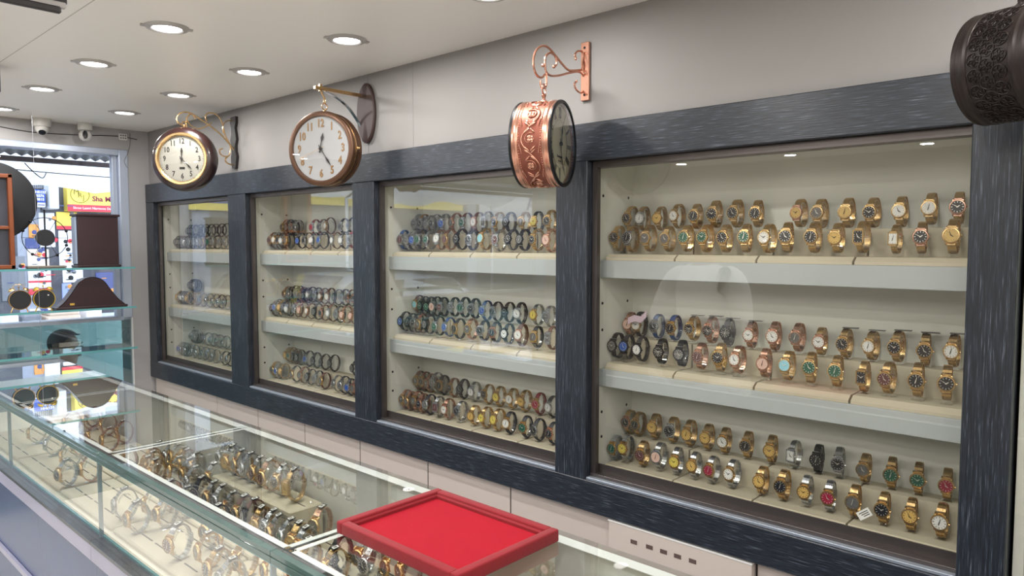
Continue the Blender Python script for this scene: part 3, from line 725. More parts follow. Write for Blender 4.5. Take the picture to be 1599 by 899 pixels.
def clock_side(t, side, h, rf, face, nummat, roman=False, numsize=.03, numr=.8, hand=None, ticks=True, bold=0, times=(150, 0), sec=None, depth=.0006, extra=None, nsx=1.):
    T = face_T(side, h); hand = hand or INKM
    d = MB().lathe([(0, -.003), (rf, -.003), (rf, 0), (0, 0)], T, 56).build('dial', face, t)
    n = MB()
    for k in range(12):
        a = 2*PI*k/12; x, y = math.sin(a)*rf*numr, math.cos(a)*rf*numr
        M = T @ Matrix.Translation((x, y, .0008))
        if roman: M = M @ Matrix.Rotation(-a if not 3 < k < 9 else -a+PI, 4, 'Z') @ Matrix.Diagonal((.50, 1.35, 1, 1))
        if not roman: M = M @ Matrix.Diagonal((nsx, 1, 1, 1))
        n.text(ROM[k] if roman else str(12 if k == 0 else k), numsize, M, depth, bold=bold)
    if roman:
        for r in (.60, .98): n.lathe([(rf*r, 0), (rf*r+.0006, 0), (rf*r+.0006, .0008), (rf*r, .0008)], T, 56, closed=True)
    n.build('numerals', nummat, d, False)
    if ticks:
        n = MB()
        for k in range(60):
            q = .0016 if k % 5 == 0 else .0007; l = .05 if k % 5 else .07
            n.box(-q/2, q/2, rf*(.985-l), rf*.985, 0, .0007, T @ Matrix.Rotation(-2*PI*k/60, 4, 'Z'))
        n.build('minute_marks', nummat, d, False)
    if extra: extra(T, d)
    hm = MB()
    for ang, ln, wd, z in ((times[0], .66, .035, .004), (times[1], .50, .055, .006)):
        A = T @ Matrix.Rotation(-R(ang), 4, 'Z') @ Matrix.Translation((0, 0, z))
        l = rf*ln; q = rf*wd
        hm.prism([(-q*.5, -rf*.13), (q*.5, -rf*.13), (q*.28, l*.45), (q*1.0, l*.68), (0, l), (-q*1.0, l*.68), (-q*.28, l*.45)], 0, .0008, 'Z', A)
    hm.lathe([(0, .002), (rf*.05, .002), (rf*.05, .009), (0, .010)], T, 20)
    hm.build('clock_hands', hand, t, False)
    if sec is not None:
        A = T @ Matrix.Rotation(-R(sec), 4, 'Z'); MB().box(-.0006, .0006, -rf*.15, rf*.80, .0082, .0088, A).build('second_hand', BRASS, t)
CG = glass('clock_crystal', (.99, .99, .985))
def arc_link(m, c, r, wr, ax='Y', sx=1, sz=1):
    pts = []
    for k in range(24):
        a = 2*PI*k/24; x, z = r*math.cos(a)*sx, r*math.sin(a)*sz
        pts.append((c[0]+(x if ax == 'Y' else 0), c[1]+(x if ax == 'X' else 0), c[2]+z))
    m.tube(pts, wr, 8, closed=True)

# -- clock 1: dark wood rim, brass bezel, brass scroll bracket
c1 = onY(289, 249, 3.84)
t = thing('hanging_clock', 'round clock with dark red wooden rim and brass bezel on a scroll bracket', 'clock', c1, R(-47), 'double sided clocks hung from the wall')
m = MB(); pr = [(.118, -.036), (.122, -.042), (.130, -.046), (.142, -.042), (.156, -.034), (.164, -.022), (.166, 0), (.164, .022), (.156, .034), (.142, .042), (.130, .046), (.122, .042), (.118, .036)]
m.lathe(pr, Matrix.Rotation(PI/2, 4, 'X'), 64, closed=True); m.build('wooden_rim', WOODR, t)
for s in (1, -1):
    MB().lathe([(.116, .030), (.117, .044), (.122, .049), (.130, .0495), (.134, .046), (.131, .043), (.122, .041), (.119, .030)], face_T(s, 0), 64, closed=True).build('brass_bezel', BRASS, t)
    def logo(T, d): MB().box(-.014, .014, -.006, .006, 0, .0012, T @ Matrix.Translation((0, -.048, 0)), c=.0005).build('date_plate', INKM, d)
    clock_side(t, s, .036, .1165, FACE, INKM, numsize=.038, numr=.77, times=(137, 2), sec=None, extra=logo, bold=.0004, nsx=.8)
    MB().lathe([(0, .0455), (.060, .0450), (.117, .0425)], face_T(s, 0), 48).build('crystal', CG, t)
MB().lathe([(0, 0), (.006, 0), (.007, .006), (.004, .012), (.004, .016), (0, .016)], Matrix.Translation((0, 0, .165)), 16).build('hanging_stud', BRASS, t)
Y1 = 3.84
def P2Y(lst, Y): return [onY(u, v, Y) for u, v in lst]
br = thing('clock_bracket', 'thin brass scroll bracket on a black wavy wall plate at the window end', 'bracket', (1.93, Y1, c1.z+.20))
T = Matrix.Translation(-Vector((1.93, Y1, c1.z+.20)))
m = MB()
# pixel outline of the scrolls taken on the bracket's own upright plane
S1 = [(284, 196), (277, 190), (276, 183), (281, 177), (290, 175), (300, 178), (314, 187), (330, 198), (345, 210), (355, 221), (365, 234), (371, 246), (369, 256), (362, 257), (354, 254), (352, 248), (356, 244)]
S2 = [(292, 199), (291, 192), (292, 184), (297, 178), (302, 180), (305, 186)]
S3 = [(291, 186), (298, 196), (310, 201), (322, 197), (330, 192)]
S4 = [(323, 190), (321, 182), (324, 177), (334, 177), (343, 184), (348, 196), (352, 212), (359, 226), (360, 236), (357, 243), (350, 244), (344, 240), (343, 234), (348, 232)]
S5 = [(349, 208), (348, 198), (352, 190), (361, 188), (369, 193)]
S6 = [(366, 198), (373, 200), (376, 200)]
for S, r in ((S1, .0040), (S2, .0034), (S3, .0030), (S4, .0034), (S5, .0030)):
    m.tube([T @ p for p in spl(P2Y(S, Y1), 6)], r, 8)
a = onY(366, 198, Y1); m.tube([T @ a, T @ Vector((1.915, Y1, a.z))], .006, 8); m.tube([T @ onY(368, 250, Y1), T @ Vector((1.915, Y1, onY(368, 250, Y1).z))], .005, 8)
arc_link(m, T @ Vector((c1.x, Y1, c1.z+.186)), .010, .0022)
m.tube([T @ onY(291, 192, Y1), T @ Vector((c1.x, Y1, c1.z+.196))], .003, 8)
m.build('scroll', BRASS, br)
zt, zb = onX(373, 181, 1.925).z, onX(375, 262, 1.925).z; n = 9; poly = []
for k in range(n+1):
    z = zt+(zb-zt)*k/n; poly.append((.026+.008*math.sin(k*1.9), z))
for k in range(n, -1, -1):
    z = zt+(zb-zt)*k/n; poly.append((-.026-.008*math.sin(k*1.9+.6), z))
MB().prism([(y+.0, z-(c1.z+.20)) for y, z in poly], -.016, -.001, 'X').build('wall_plate', pm('black_wood', srgb(30, 26, 27), .5, noise=.3, nscale=40), br)

# -- clock 2: bronze drum, raised gilt numerals, bar bracket on an oval board
c2 = onY(508, 233.5, 2.67)
t = thing('hanging_clock', 'round brown clock with raised gilt numerals, hung from an oval wall board', 'clock', c2, R(-65), 'double sided clocks hung from the wall')
m = MB(); pr = [(.132, -.034), (.134, -.040), (.146, -.041), (.153, -.037), (.156, -.028), (.152, -.022), (.150, 0), (.152, .022), (.156, .028), (.153, .037), (.146, .041), (.134, .040), (.132, .034)]
m.lathe(pr, Matrix.Rotation(PI/2, 4, 'X'), 72, closed=True); m.build('drum', BRONZ, t)
MB().lathe([(.149, .004), (.1525, .004), (.1525, .009), (.149, .009)], Matrix.Rotation(PI/2, 4, 'X'), 64, closed=True).build('gilt_band', BRASS, t)
m = MB().ball((.153, 0, .0), .007).ball((.160, 0, 0), .005); m.build('side_knob', BRASS, t)
for s in (1, -1):
    clock_side(t, s, .032, .132, FACEW, pm('gilt_numerals', srgb(150, 116, 76), .4, .4), numsize=.046, numr=.785, ticks=False, bold=.0010, nsx=.74, times=(147, 12), sec=248, depth=.0016)
    MB().lathe([(0, .0405), (.070, .0400), (.133, .0385)], face_T(s, 0), 48).build('crystal', CG, t)
br = thing('clock_bracket', 'brass bar bracket with chrome curved brace on a dark oval wall board', 'bracket', (1.93, 2.67, c2.z+.24))
T = Matrix.Translation(-Vector((1.93, 2.67, c2.z+.24)))
a = onY(491, 136, 2.67); m = MB(); zz = a.z-.001
m.box(a.x, 1.915, 2.662, 2.678, zz-.007, zz+.007, T, c=.0015); m.box(a.x+.022, a.x+.034, 2.664, 2.676, zz-.012, zz+.018, T, c=.0015)
m.build('arm', BRASS, br)
cv = spl(P2Y([(507, 143), (525, 152), (541, 165), (554, 182), (564, 200), (567, 216)], 2.67), 6); cv.append(Vector((1.912, 2.67, cv[-1].z-.004)))
m = MB(); vs = []; fs = []
for p in cv:
    p = T @ p
    for dy in (-.008, .008):
        for dx in (-.0015, .0015): vs.append((p.x+dx, p.y+dy, p.z+dx))
for i in range(len(cv)-1):
    for a_, b_ in ((0, 1), (1, 3), (3, 2), (2, 0)): fs.append((i*4+a_, i*4+b_, i*4+4+b_, i*4+4+a_))
fs += [(0, 1, 3, 2), tuple((len(cv)-1)*4+k for k in (0, 2, 3, 1))]
m.add(vs, fs).build('curved_brace', CHROME, br)
oz = (onX(571, 130, 1.92).z+onX(571, 224, 1.92).z)/2; oh = (onX(571, 130, 1.92).z-onX(571, 224, 1.92).z)/2
oy = onX(572, 177, 1.92).y
br.location.y = 2.67
MB().lathe([(0, 0), (.95, 0), (1, .004), (1, .012), (.94, .017), (0, .017)], T @ Matrix.Translation((1.929, oy, oz)) @ Matrix.Rotation(-PI/2, 4, 'Y') @ Matrix.Diagonal((oh, .062, 1, 1)), 48).build('oval_board', BRWOOD, br)
m = MB(); zt = c2.z+.156; xs = c2.x
m.lathe([(0, 0), (.007, 0), (.007, .004), (.004, .010), (0, .010)], T @ Matrix.Translation((xs, 2.67, zt)), 14)
arc_link(m, T @ Vector((xs, 2.67, zt+.022)), .013, .0022); arc_link(m, T @ Vector((xs, 2.67, zt+.046)), .009, .0022, 'X', .7, 1.3)
m.tube([T @ Vector((xs, 2.67, zt+.056)), T @ Vector((a.x+.028, 2.67, zz-.006))], .0035, 8)
m.build('hanging_rings', BRASS, br)

# -- clock 3: embossed copper drum, aged roman dial, copper scroll bracket
def drum_clock(c, rz, r, hl, label, metal, ground, rimm, style):
    t = thing('hanging_clock', label, 'clock', c, rz, 'double sided clocks hung from the wall')
    X = Matrix.Rotation(PI/2, 4, 'X'); b = hl*.60
    m = MB(); m.lathe([(r*.93, -hl), (r*.985, -hl), (r, -hl+.003), (r, -hl+.006), (r*.985, -b-.008), (r*.985, -b-.003), (r*1.0, -b)], X, 72)
    m = MB()
    pr = [(r*.90, -hl+.004), (r*.985, -hl+.004), (r*.99, -hl+.010), (r*.985, -b-.012), (r*1.0, -b-.009), (r*1.0, -b-.005), (r*.982, -b-.003), (r*.982, -b), (r*.97, -b+.001), (r*.97, b-.001),
          (r*.982, b), (r*.982, b+.003), (r*1.0, b+.005), (r*1.0, b+.009), (r*.985, b+.012), (r*.99, hl-.010), (r*.985, hl-.004), (r*.90, hl-.004)]
    m.lathe(pr, X, 80, closed=True); drum = m.build('drum', metal, t, True, 50)
    m = MB().lathe([(r*.9695, -b+.001), (r*.9725, -b+.001), (r*.9725, b-.001), (r*.9695, b-.001)], X, 80, closed=True); m.build('embossed_ground', ground, drum)
    # raised ornament wrapped round the band
    def wrap(a, y, h=.0): rr = r*.974+h; return Vector((rr*math.sin(a), y, rr*math.cos(a)))
    m = MB()
    if style == 'scroll':
        n = 10; w_ = 2*PI/n
        def W(a, y, h=.0012): return wrap(a, y, h)
        for k in range(n):
            a0 = 2*PI*k/n; sg = 1 if k % 2 else -1
            m.tube([W(a0+w_*q, sg*b*.66*math.sin(PI*q)) for q in [i/14 for i in range(15)]], .0021, 6)
            # scroll that curls back round the flower
            pts = []
            for i in range(20):
                q = i/19; an = -PI*.2+q*2.2*PI; rad = .019*(1-q*.62)
                pts.append(W(a0+w_*.52+rad*math.cos(an)/r, -sg*b*.06+sg*rad*1.05*math.sin(an)))
            m.tube(pts, [.0019-.0008*i/19 for i in range(20)], 6)
            m.ball(pts[-1], .0030, None, 8)
            for j in range(4):                          # four broad petals
                an = PI/4+j*PI/2
                pc = W(a0+w_*.52+.0062*math.cos(an)/r, -sg*b*.06+.0062*math.sin(an), .0006); d = pc.copy(); d.y = 0; d.normalize()
                m.ball((0, 0, 0), 1, Matrix.Translation(pc) @ Vector((0, 0, 1)).rotation_difference(d).to_matrix().to_4x4() @ Matrix.Diagonal((.0056, .0056, .0022, 1)), 10)
            for s_ in (-1, 1):                          # pointed leaves between the flowers
                for q, ln in ((.0, .15), (.08, .19), (.90, -.17)):
                    p0 = W(a0+w_*q, s_*b*.04); p1 = W(a0+w_*(q+ln), s_*b*.48)
                    m.tube([p0, p0.lerp(p1, .35), p0.lerp(p1, .7), p1], [.0010, .0036, .0028, .0005], 6)
                p0 = W(a0+w_*.35, s_*b*.80)
                m.tube([W(a0+w_*q_, s_*b*(.80-.10*math.cos(2*PI*q_))) for q_ in (0, .1, .2, .3, .4)], .0014, 6)
        for k in range(110):
            a = 2*PI*k/110
            for s_ in (-1, 1): m.ball(wrap(a, s_*b*.90, 0), .0019, None, 5)
        m.build('embossed_scrolls', metal, drum, True, 60)
    else:
        n = 22
        for k in range(n):
            for j in (-1, 0, 1):
                a = 2*PI*(k+(j % 2)*.5)/n; y = j*b*.58
                for q in range(6):
                    an = q*PI/3; p0 = wrap(a, y, .0012); p1 = wrap(a+.016*math.cos(an)/r*.13/.13*1.0*.8/1*1.0, y+.0125*math.sin(an), .0012)
                    p1 = wrap(a+math.cos(an)*.0125/r, y+.0125*math.sin(an), .0012)
                    pm_ = (p0+p1)/2; sd = wrap(a+math.cos(an+PI/2)*.003/r, y+.003*math.sin(an+PI/2), .0012)-p0
                    m.tube([p0, pm_+sd, p1, pm_-sd], .0009, 5, closed=True)
                ring = [wrap(a+math.cos(z)*.0135/r, y+.0135*math.sin(z), .0012) for z in [2*PI*i/14 for i in range(14)]]; m.tube(ring, .0010, 5, closed=True)
        m.build('pierced_flowers', metal, drum, True, 60)
        m = MB()
        for k in range(n):
            for j in (-1, 0, 1):
                a = 2*PI*(k+(j % 2)*.5)/n; y = j*b*.58
                for q in range(6):
                    an = q*PI/3+PI/6
                    N = wrap(a+math.cos(an)*.0088/r, y+.0088*math.sin(an), -.0006); d = N.copy(); d.y = 0; d.normalize()
                    m.lathe([(0, 0), (.0026, 0), (.0026, .0004), (0, .0004)], Matrix.Translation(N) @ Vector((0, 0, 1)).rotation_difference(d).to_matrix().to_4x4(), 6)
        m.build('pierced_holes', BLK, drum, False)
    for s in (1, -1):
        MB().lathe([(r*.90, hl-.008), (r*.99, hl-.006), (r*1.0, hl-.001), (r*.985, hl+.003), (r*.93, hl+.003), (r*.90, hl)], face_T(s, 0), 72, closed=True).build('rim', rimm, t)
        def script(T, d):
            m = MB(); m.text('Kensington', .011, T @ Matrix.Translation((0, -.038, .0008)) @ Matrix.Shear('XY', 4, (.3, 0)), .0004); m.text('No. 1876', .0065, T @ Matrix.Translation((0, -.052, .0008)), .0004)
            m.build('dial_script', INKM, d, False)
        clock_side(t, s, hl-.012, r*.91, FACEO, INKM, roman=True, numsize=.036, numr=.77, ticks=False, bold=.0004, times=(165, 12), extra=None if style != 'scroll' else script)
        MB().lathe([(0, hl+.010), (r*.4, hl+.0085), (r*.75, hl+.0045), (r*.93, hl)], face_T(s, 0), 48).build('crystal', CG, t)
    MB().lathe([(0, 0), (.012, 0), (.011, .003), (.005, .008), (.0055, .014), (.008, .020), (.004, .026), (0, .027)], Matrix.Translation((0, 0, r*.985)), 18).build('top_finial', rimm if style != 'scroll' else metal, t)
    m = MB(); arc_link(m, (0, 0, r*.985+.038), .016, .0022); m.build('hanging_ring', rimm if style != 'scroll' else metal, t)
    return t
c3 = onY(849, 226, 1.454)
drum_clock(c3, R(21), .131, .063, 'embossed copper drum clock with aged roman numeral dial', COPP, COPD, BLKM, 'scroll')
Y3 = 1.454
br = thing('clock_bracket', 'copper scroll bracket on a narrow copper wall strip above the copper clock', 'bracket', (1.93, Y3, c3.z+.25))
T = Matrix.Translation(-Vector((1.93, Y3, c3.z+.25))); m = MB()
for S, r in (([(851, 116), (846, 121), (839, 118), (834, 108), (833, 93), (836, 81), (843, 73), (852, 72), (860, 78), (869, 89), (877, 99), (887, 109), (897, 110), (908, 109)], .0036),
             ([(865, 105), (869, 100), (868, 90), (863, 84), (857, 83), (852, 89), (851, 100), (853, 112), (860, 118), (872, 118), (888, 114), (903, 112), (911, 118), (915, 126)], .0034),
             ([(899, 91), (898, 85), (902, 80), (909, 81), (911, 90), (909, 103), (911, 112)], .0032),
             ([(900, 127), (897, 132), (900, 140), (907, 145), (913, 140), (915, 130), (912, 116)], .0032)):
    m.tube([T @ p for p in spl(P2Y(S, Y3), 6)], r, 9)
hk = onY(853, 114, Y3); m.tube([T @ p for p in spl([hk, Vector((hk.x, Y3, c3.z+.182)), Vector((c3.x-.004, Y3, c3.z+.170)), Vector((c3.x-.014, Y3, c3.z+.176)), Vector((c3.x-.016, Y3, c3.z+.192))], 6)], .0032, 9)
m.ball(T @ onY(848, 102, Y3), .006); m.ball(T @ onY(865, 104, Y3), .0055); m.ball(T @ onY(899, 92, Y3), .0045); m.ball(T @ onY(900, 127, Y3), .0045)
m.build('scroll', COPP, br)
zt, zb = onX(913, 66, 1.92).z, onX(914, 157, 1.92).z
zc = c3.z+.25; m = MB().box(-.012, -.001, -.020, .012, zb-zc, zt-zc, c=.0015); m.mat(1)
for z in (zt-.018, zb+.018): m.lathe([(0, 0), (.004, 0), (.004, .001), (0, .001)], Matrix.Translation((-.0125, -.004, z-zc)) @ Matrix.Rotation(-PI/2, 4, 'Y'), 10)
m.build('wall_strip', [COPP, BLKM], br)
# -- clock 4: pierced antique drum at the right edge
c4 = onY(1590, 100, .25)
t4 = drum_clock(c4, R(-20), .110, .064, 'dark pierced metal drum clock at the near end of the cabinets', ANTQ, ANTQ, ANTQ, 'pierced')
br = thing('clock_bracket', 'dark iron clock bracket at the near end of the cabinets', 'bracket', (1.93, .25, c4.z+.24))
T = Matrix.Translation(-Vector((1.93, .25, c4.z+.24))); z0 = c4.z+.152; xx = c4.x; m = MB()
pts = spl([(xx+.01, .25, z0), (xx, .25, z0+.012), (xx-.008, .25, z0+.03), (xx+.01, .25, z0+.055), (xx+.05, .25, z0+.062), (xx+.10, .25, z0+.045), (1.915, .25, z0+.03)], 6)
m.tube([T @ p for p in pts], .0045, 8)
m.tube([T @ p for p in spl([(xx+.02, .25, z0+.02), (xx+.05, .25, z0+.0), (xx+.09, .25, z0+.0), (1.915, .25, z0-.02)], 6)], .004, 8)
m.build('scroll', ANTQ, br); MB().box(-.012, -.001, -.016, .016, -.13, .09, c=.002).build('wall_strip', ANTQ, br)

# ================================================================== WINDOW SHELVES AND WHAT STANDS ON THEM
SY = 4.80
for k, z in enumerate((1.458, 1.212, .957)):
    t = thing('glass_shelf', 'greenish glass shelf across the shop window, %s' % ('topmost', 'middle one', 'lowest')[k], 'glass shelf', (0, 4.92, z-.012), 0, 'glass shelves in the window')
    MB().box(-1.5, 1.735, -.114, .115, 0, .012).build('pane', GTOP, t)
    MB().box(-1.5, 1.737, -.118, -.1142, 0, .012).build('polished_edge', TEALG, t)
p = onY(53, 400, 4.86)
o = MB().tube([(p.x, 4.79, .95), (p.x, 4.79, CH)], .0010, 6).build('support_wire', ALU); tag(o, 'thin vertical steel wire in front of the window shelves', 'wire')
PLUM = pm('plum_lacquer', srgb(52, 34, 38), .4, noise=.1, nscale=8); FELT = pm('black_felt', srgb(36, 37, 40), .8); ORW = pm('orange_wood', srgb(128, 66, 32), .4, noise=.2, nscale=14)
S1, S2 = 1.4585, 1.2125
# tall plum clock case, back towards the shop
a, b = onY(124, 400, 4.84), onY(187, 400, 4.84); tp = onY(150, 334, 4.84).z
t = thing('shelf_clock', 'tall dark plum box clock seen from behind on the top window shelf', 'clock', ((a.x+b.x)/2, 4.91, S1)); hw = (b.x-a.x)/2; hh = tp-S1
MB().box(-hw, hw, -.06, .05, .012, hh-.012, c=.003).build('case', PLUM, t)
MB().box(-hw-.01, hw+.01, -.068, .056, hh-.014, hh, c=.004).build('top_moulding', PLUM, t); MB().box(-hw-.01, hw+.01, -.068, .056, 0, .014, c=.004).build('base_moulding', PLUM, t)
MB().box(-hw-.012, -hw-.001, -.045, .02, .02, hh-.02, c=.002).build('side_glass', pm('pale_side', srgb(150, 164, 186), .15), t)
# wire orbit clock
cc = onY(73, 371, 4.9)
t = thing('wire_sculpture_clock', 'black wire ring clock with balls and a round dark centre, top window shelf', 'clock', (cc.x, 4.93, S1)); h = cc.z-S1
MB().box(-.10, .10, -.03, .03, 0, .012, c=.003).build('base', pm('stone_base', srgb(128, 122, 112), .7, noise=.2, nscale=30), t)
m = MB().tube([(0, 0, .01), (0, 0, h+.165)], .0045, 8); arc_link(m, (0, 0, h), .118, .0022)
for k in range(3): an = k*PI/3; m.tube([(-.118*math.cos(an), 0, h-.118*math.sin(an)), (.118*math.cos(an), 0, h+.118*math.sin(an))], .0014, 6)
m.build('wire_ring', BLKM, t)
m = MB()
for k, an in enumerate((R(20), R(128), R(160), R(235), R(300), R(338))): m.ball((.118*math.cos(an), 0, h+.118*math.sin(an)), .009)
m.build('ring_balls', BLKM, t)
MB().lathe([(0, -.014), (.046, -.014), (.049, -.008), (.049, .008), (.046, .014), (0, .014)], Matrix.Translation((0, 0, h)) @ Matrix.Rotation(PI/2, 4, 'X'), 36).build('clock_body', FELT, t)
# large black round clock standing behind the wooden frame
cc = onY(-12, 313, 4.95)
t = thing('round_wall_clock', 'very large round black clock back filling the left of the window', 'clock', (cc.x, 4.97, cc.z))
rr = .222
MB().lathe([(0, -.010), (rr*.90, -.012), (rr*.97, -.008), (rr, 0), (rr, .010), (rr*.96, .016), (0, .016)], Matrix.Rotation(PI/2, 4, 'X'), 72).build('body', FELT, t)
MB().box(-.02, .02, .012, .03, -.225, -.10).box(-.06, .06, -.01, .03, S1-cc.z, S1-cc.z+.010).build('stand_foot', BLKM, t)
a = onY(18, 272, 4.86); bq = onY(-58, 272, 4.86)
t = thing('wooden_frame_clock', 'orange brown wooden framed clock standing before the large black disc', 'clock', ((a.x+bq.x)/2, 4.88, S1)); hw = (a.x-bq.x)/2; hh = a.z-S1
m = MB().box(hw-.022, hw, -.03, .03, 0, hh, c=.003).box(-hw, -hw+.022, -.03, .03, 0, hh, c=.003).box(-hw, hw, -.03, .03, hh-.022, hh, c=.003).box(-hw, hw, -.03, .03, 0, .022, c=.003).box(-hw+.01, hw-.01, -.02, .02, hh*.42, hh*.42+.018, c=.002)
m.build('frame', ORW, t); MB().box(-hw+.02, hw-.02, .0, .006, .02, hh-.02).build('back_board', pm('slate_back', srgb(58, 60, 70), .5), t)
# twin bell alarm clocks
for k, (u, bell, lab) in enumerate(((30, BRASS, 'twin bell alarm clock with pale metal bells and a carrying handle'), (68, pm('yellow_brass', srgb(196, 164, 60), .35, .5), 'twin bell alarm clock with yellow bells beside the mantel clock'))):
    cc = onY(u, 470, 4.86); t = thing('alarm_clock', lab, 'alarm clock', (cc.x, 4.86, S2), 0, 'black alarm clocks on the window shelf'); h = .069
    MB().lathe([(0, -.022), (.048, -.022), (.053, -.016), (.054, .014), (.050, .020), (0, .020)], Matrix.Translation((0, 0, h)) @ Matrix.Rotation(PI/2, 4, 'X'), 40).build('body', FELT, t)
    MB().lathe([(.052, .014), (.056, .016), (.056, .022), (.052, .022)], Matrix.Translation((0, 0, h)) @ Matrix.Rotation(PI/2, 4, 'X'), 40, closed=True).build('bezel', bell, t)
    for s in (-1, 1):
        MB().lathe([(0, .016), (.008, .015), (.016, .008), (.019, 0), (.016, .001), (.006, .008), (0, .009)], Matrix.Translation((s*.033, 0, h+.053)) @ Matrix.Rotation(R(28*s), 4, 'Y'), 20).build('bell', bell, t)
        MB().tube([(s*.030, 0, h-.042), (s*.040, 0, .004), (s*.041, 0, 0)], [.0035, .003, .004], 8).build('foot', bell, t)
    m = MB().tube([(0, 0, h+.052), (0, 0, h+.072)], .002, 6).ball((0, 0, h+.074), .005)
    m.build('hammer', bell, t)
    if k == 0: MB().tube([(-.028, 0, h+.064)]+[(.028*-math.cos(PI*i/10), 0, h+.070+.018*math.sin(PI*i/10)) for i in range(1, 10)]+[(.028, 0, h+.064)], .0018, 6).build('handle', bell, t)
    else: MB().box(.016, .023, -.0235, -.022, h+.018, h+.025).build('sticker', TAGW, t)
# mantel clock seen from behind
a, b, q = onY(90, 480, 4.85), onY(196, 476, 4.85), onY(146, 432, 4.85)
t = thing('mantel_clock', 'plum napoleon hat shaped mantel clock seen from behind, middle window shelf', 'clock', ((a.x+b.x)/2, 4.89, S2)); hw = (b.x-a.x)/2; H = q.z-S2-.004
def hat(hw, H, z0):
    pts = []
    for i in range(41):
        x = -1+2*i/40; ax = abs(x)
        if ax < .42: z = .52+.48*math.sqrt(max(0, 1-(ax/.50)**2))
        elif ax < .93: s = (ax-.42)/.51; z = .52+.48*math.sqrt(1-(.42/.5)**2); z = z*(1-s)**1.25+.07*(1-(1-s)**1.25)+.04*math.sin(PI*s)*0
        else: z = .07*(1-(ax-.93)/.07)
        pts.append((x*hw, z0+z*H))
    return pts
MB().prism([(-hw, .012)]+hat(hw*.97, H-.012, .012)+[(hw, .012)], -.045, .045, 'Y').build('case', PLUM, t, True, 30)
MB().box(-hw-.01, hw+.01, -.055, .055, 0, .012, c=.003).build('base', PLUM, t)
m = MB(); pts = [(x, 0, z+.001) for x, z in hat(hw*.97, H-.012, .012)]; m.tube([(x, -.043, z) for x, y, z in pts], .0028, 6); m.build('edge_bead', pm('dark_bead', srgb(34, 24, 28), .25), t)
MB().box(-hw*.66, -hw*.53, -.0465, -.045, .022, .034, c=.002).build('gold_sticker', pm('gold_sticker', srgb(200, 164, 70), .4), t)

# ================================================================== CAMERAS, SOCKET, CABLE
CAMW = pm('white_plastic', srgb(206, 204, 200), .4); LENS = pm('dark_lens', srgb(22, 24, 30), .15)
c = onZ(61, 187, CH); t = thing('security_camera', 'white dome security camera on the beam, farther from the cabinets', 'security camera', (c.x, 4.98, CH), R(-12), 'white ceiling cameras')
MB().lathe([(0, 0), (.050, 0), (.050, -.018), (.046, -.045), (.030, -.05), (0, -.05)], None, 36).build('base', CAMW, t)
MB().ball((0, -.004, -.056), .036, None, 24).build('eyeball', CAMW, t)
MB().lathe([(0, 0), (.019, 0), (.019, .004), (0, .005)], Matrix.Translation((0, -.024, -.080)) @ Matrix.Rotation(R(142), 4, 'X'), 24).build('lens', LENS, t)
c = onZ(139, 190, CH); t = thing('security_camera', 'white swivel head security camera on a round base near the corner', 'security camera', (c.x, 4.96, CH), R(-10), 'white ceiling cameras')
MB().lathe([(0, 0), (.040, 0), (.040, -.040), (.036, -.044), (0, -.044)], None, 32).build('base', CAMW, t)
MB().ball((0, 0, -.074), .036, None, 24).build('head', CAMW, t)
MB().lathe([(0, 0), (.9, 0), (1, .004), (0, .006)], Matrix.Translation((-.004, -.031, -.074)) @ Matrix.Rotation(PI/2, 4, 'X') @ Matrix.Diagonal((.014, .026, 1, 1)), 24).build('lens_window', LENS, t)
c = onY(191, 214, YW); t = thing('wall_socket', 'small white socket box on the beam in the corner', 'socket', (c.x, YW, c.z))
MB().box(-.026, .026, -.016, 0, -.021, .021, c=.003).build('box', CAMW, t)
m = MB()
for x in (-.014, .0, .014):
    for z in (-.008, .008): m.box(x-.004, x+.004, -.0168, -.016, z-.003, z+.003)
m.build('pin_holes', BLKM, t)
pts = [(1.0, 5.046, onY(0, 194, YW).z), (1.25, 5.046, 2.262), (1.5, 5.046, 2.27), (1.74, 5.046, onY(186, 213, YW).z), (1.86, 5.046, onY(214, 218, YW).z)]
o = MB().tube([(-.8, 5.046, 2.30)]+spl(pts, 5), .0022, 6).build('cable', BLKM); tag(o, 'thin black cable run along the beam to the socket', 'cable')
pts = P2Y([(203, 208), (203, 225), (199, 240), (194, 252), (199, 262)], 5.045); o = MB().tube(spl(pts, 6), .0018, 6).build('cable', pm('grey_cable', srgb(120, 118, 118), .5)); tag(o, 'loose grey cable hanging down the corner pillar', 'cable')

# ================================================================== STREET OUTSIDE THE WINDOW
GZ_ = -.15
struct('ground', MB().box(-14, 9, 5.26, 14, GZ_-.1, GZ_), pm('street_asphalt', srgb(132, 128, 124), .8, noise=.15, nscale=6))
def slab(name, Y, u0, u1, v0, v1, mat, label, cat, th=.04, group=None, txt=None, xr=None):
    "flat board on the far side of the street; its corners are given as seen in the photo"
    a = onY(u0, (v0+v1)/2, Y); b = onY(u1, (v0+v1)/2, Y); um = (u0+u1)/2
    zt, zb = onY(um, v0, Y).z, onY(um, v1, Y).z; x0, x1 = a.x, b.x
    t = thing(name, label, cat, ((x0+x1)/2, Y, zb), 0, group); w_ = (x1-x0)/2; h = zt-zb
    MB().box(-w_, w_, 0, th, 0, h, c=.006).build('board', mat, t)
    return t, w_, h
FAC = pm('facade_dark', srgb(84, 86, 94), .8, noise=.35, nscale=3); WPAP = pm('poster_white', srgb(226, 226, 232), .6)
YEL = pm('sign_yellow', srgb(238, 212, 92), .5); REDS = pm('sign_red', srgb(206, 44, 66), .5); BLUS = pm('sign_blue', srgb(44, 78, 168), .5)
NAVY = pm('poster_navy', srgb(62, 74, 130), .5); ORG = pm('poster_orange', srgb(226, 150, 70), .5); LILAC = pm('poster_lilac', srgb(150, 164, 220), .5)
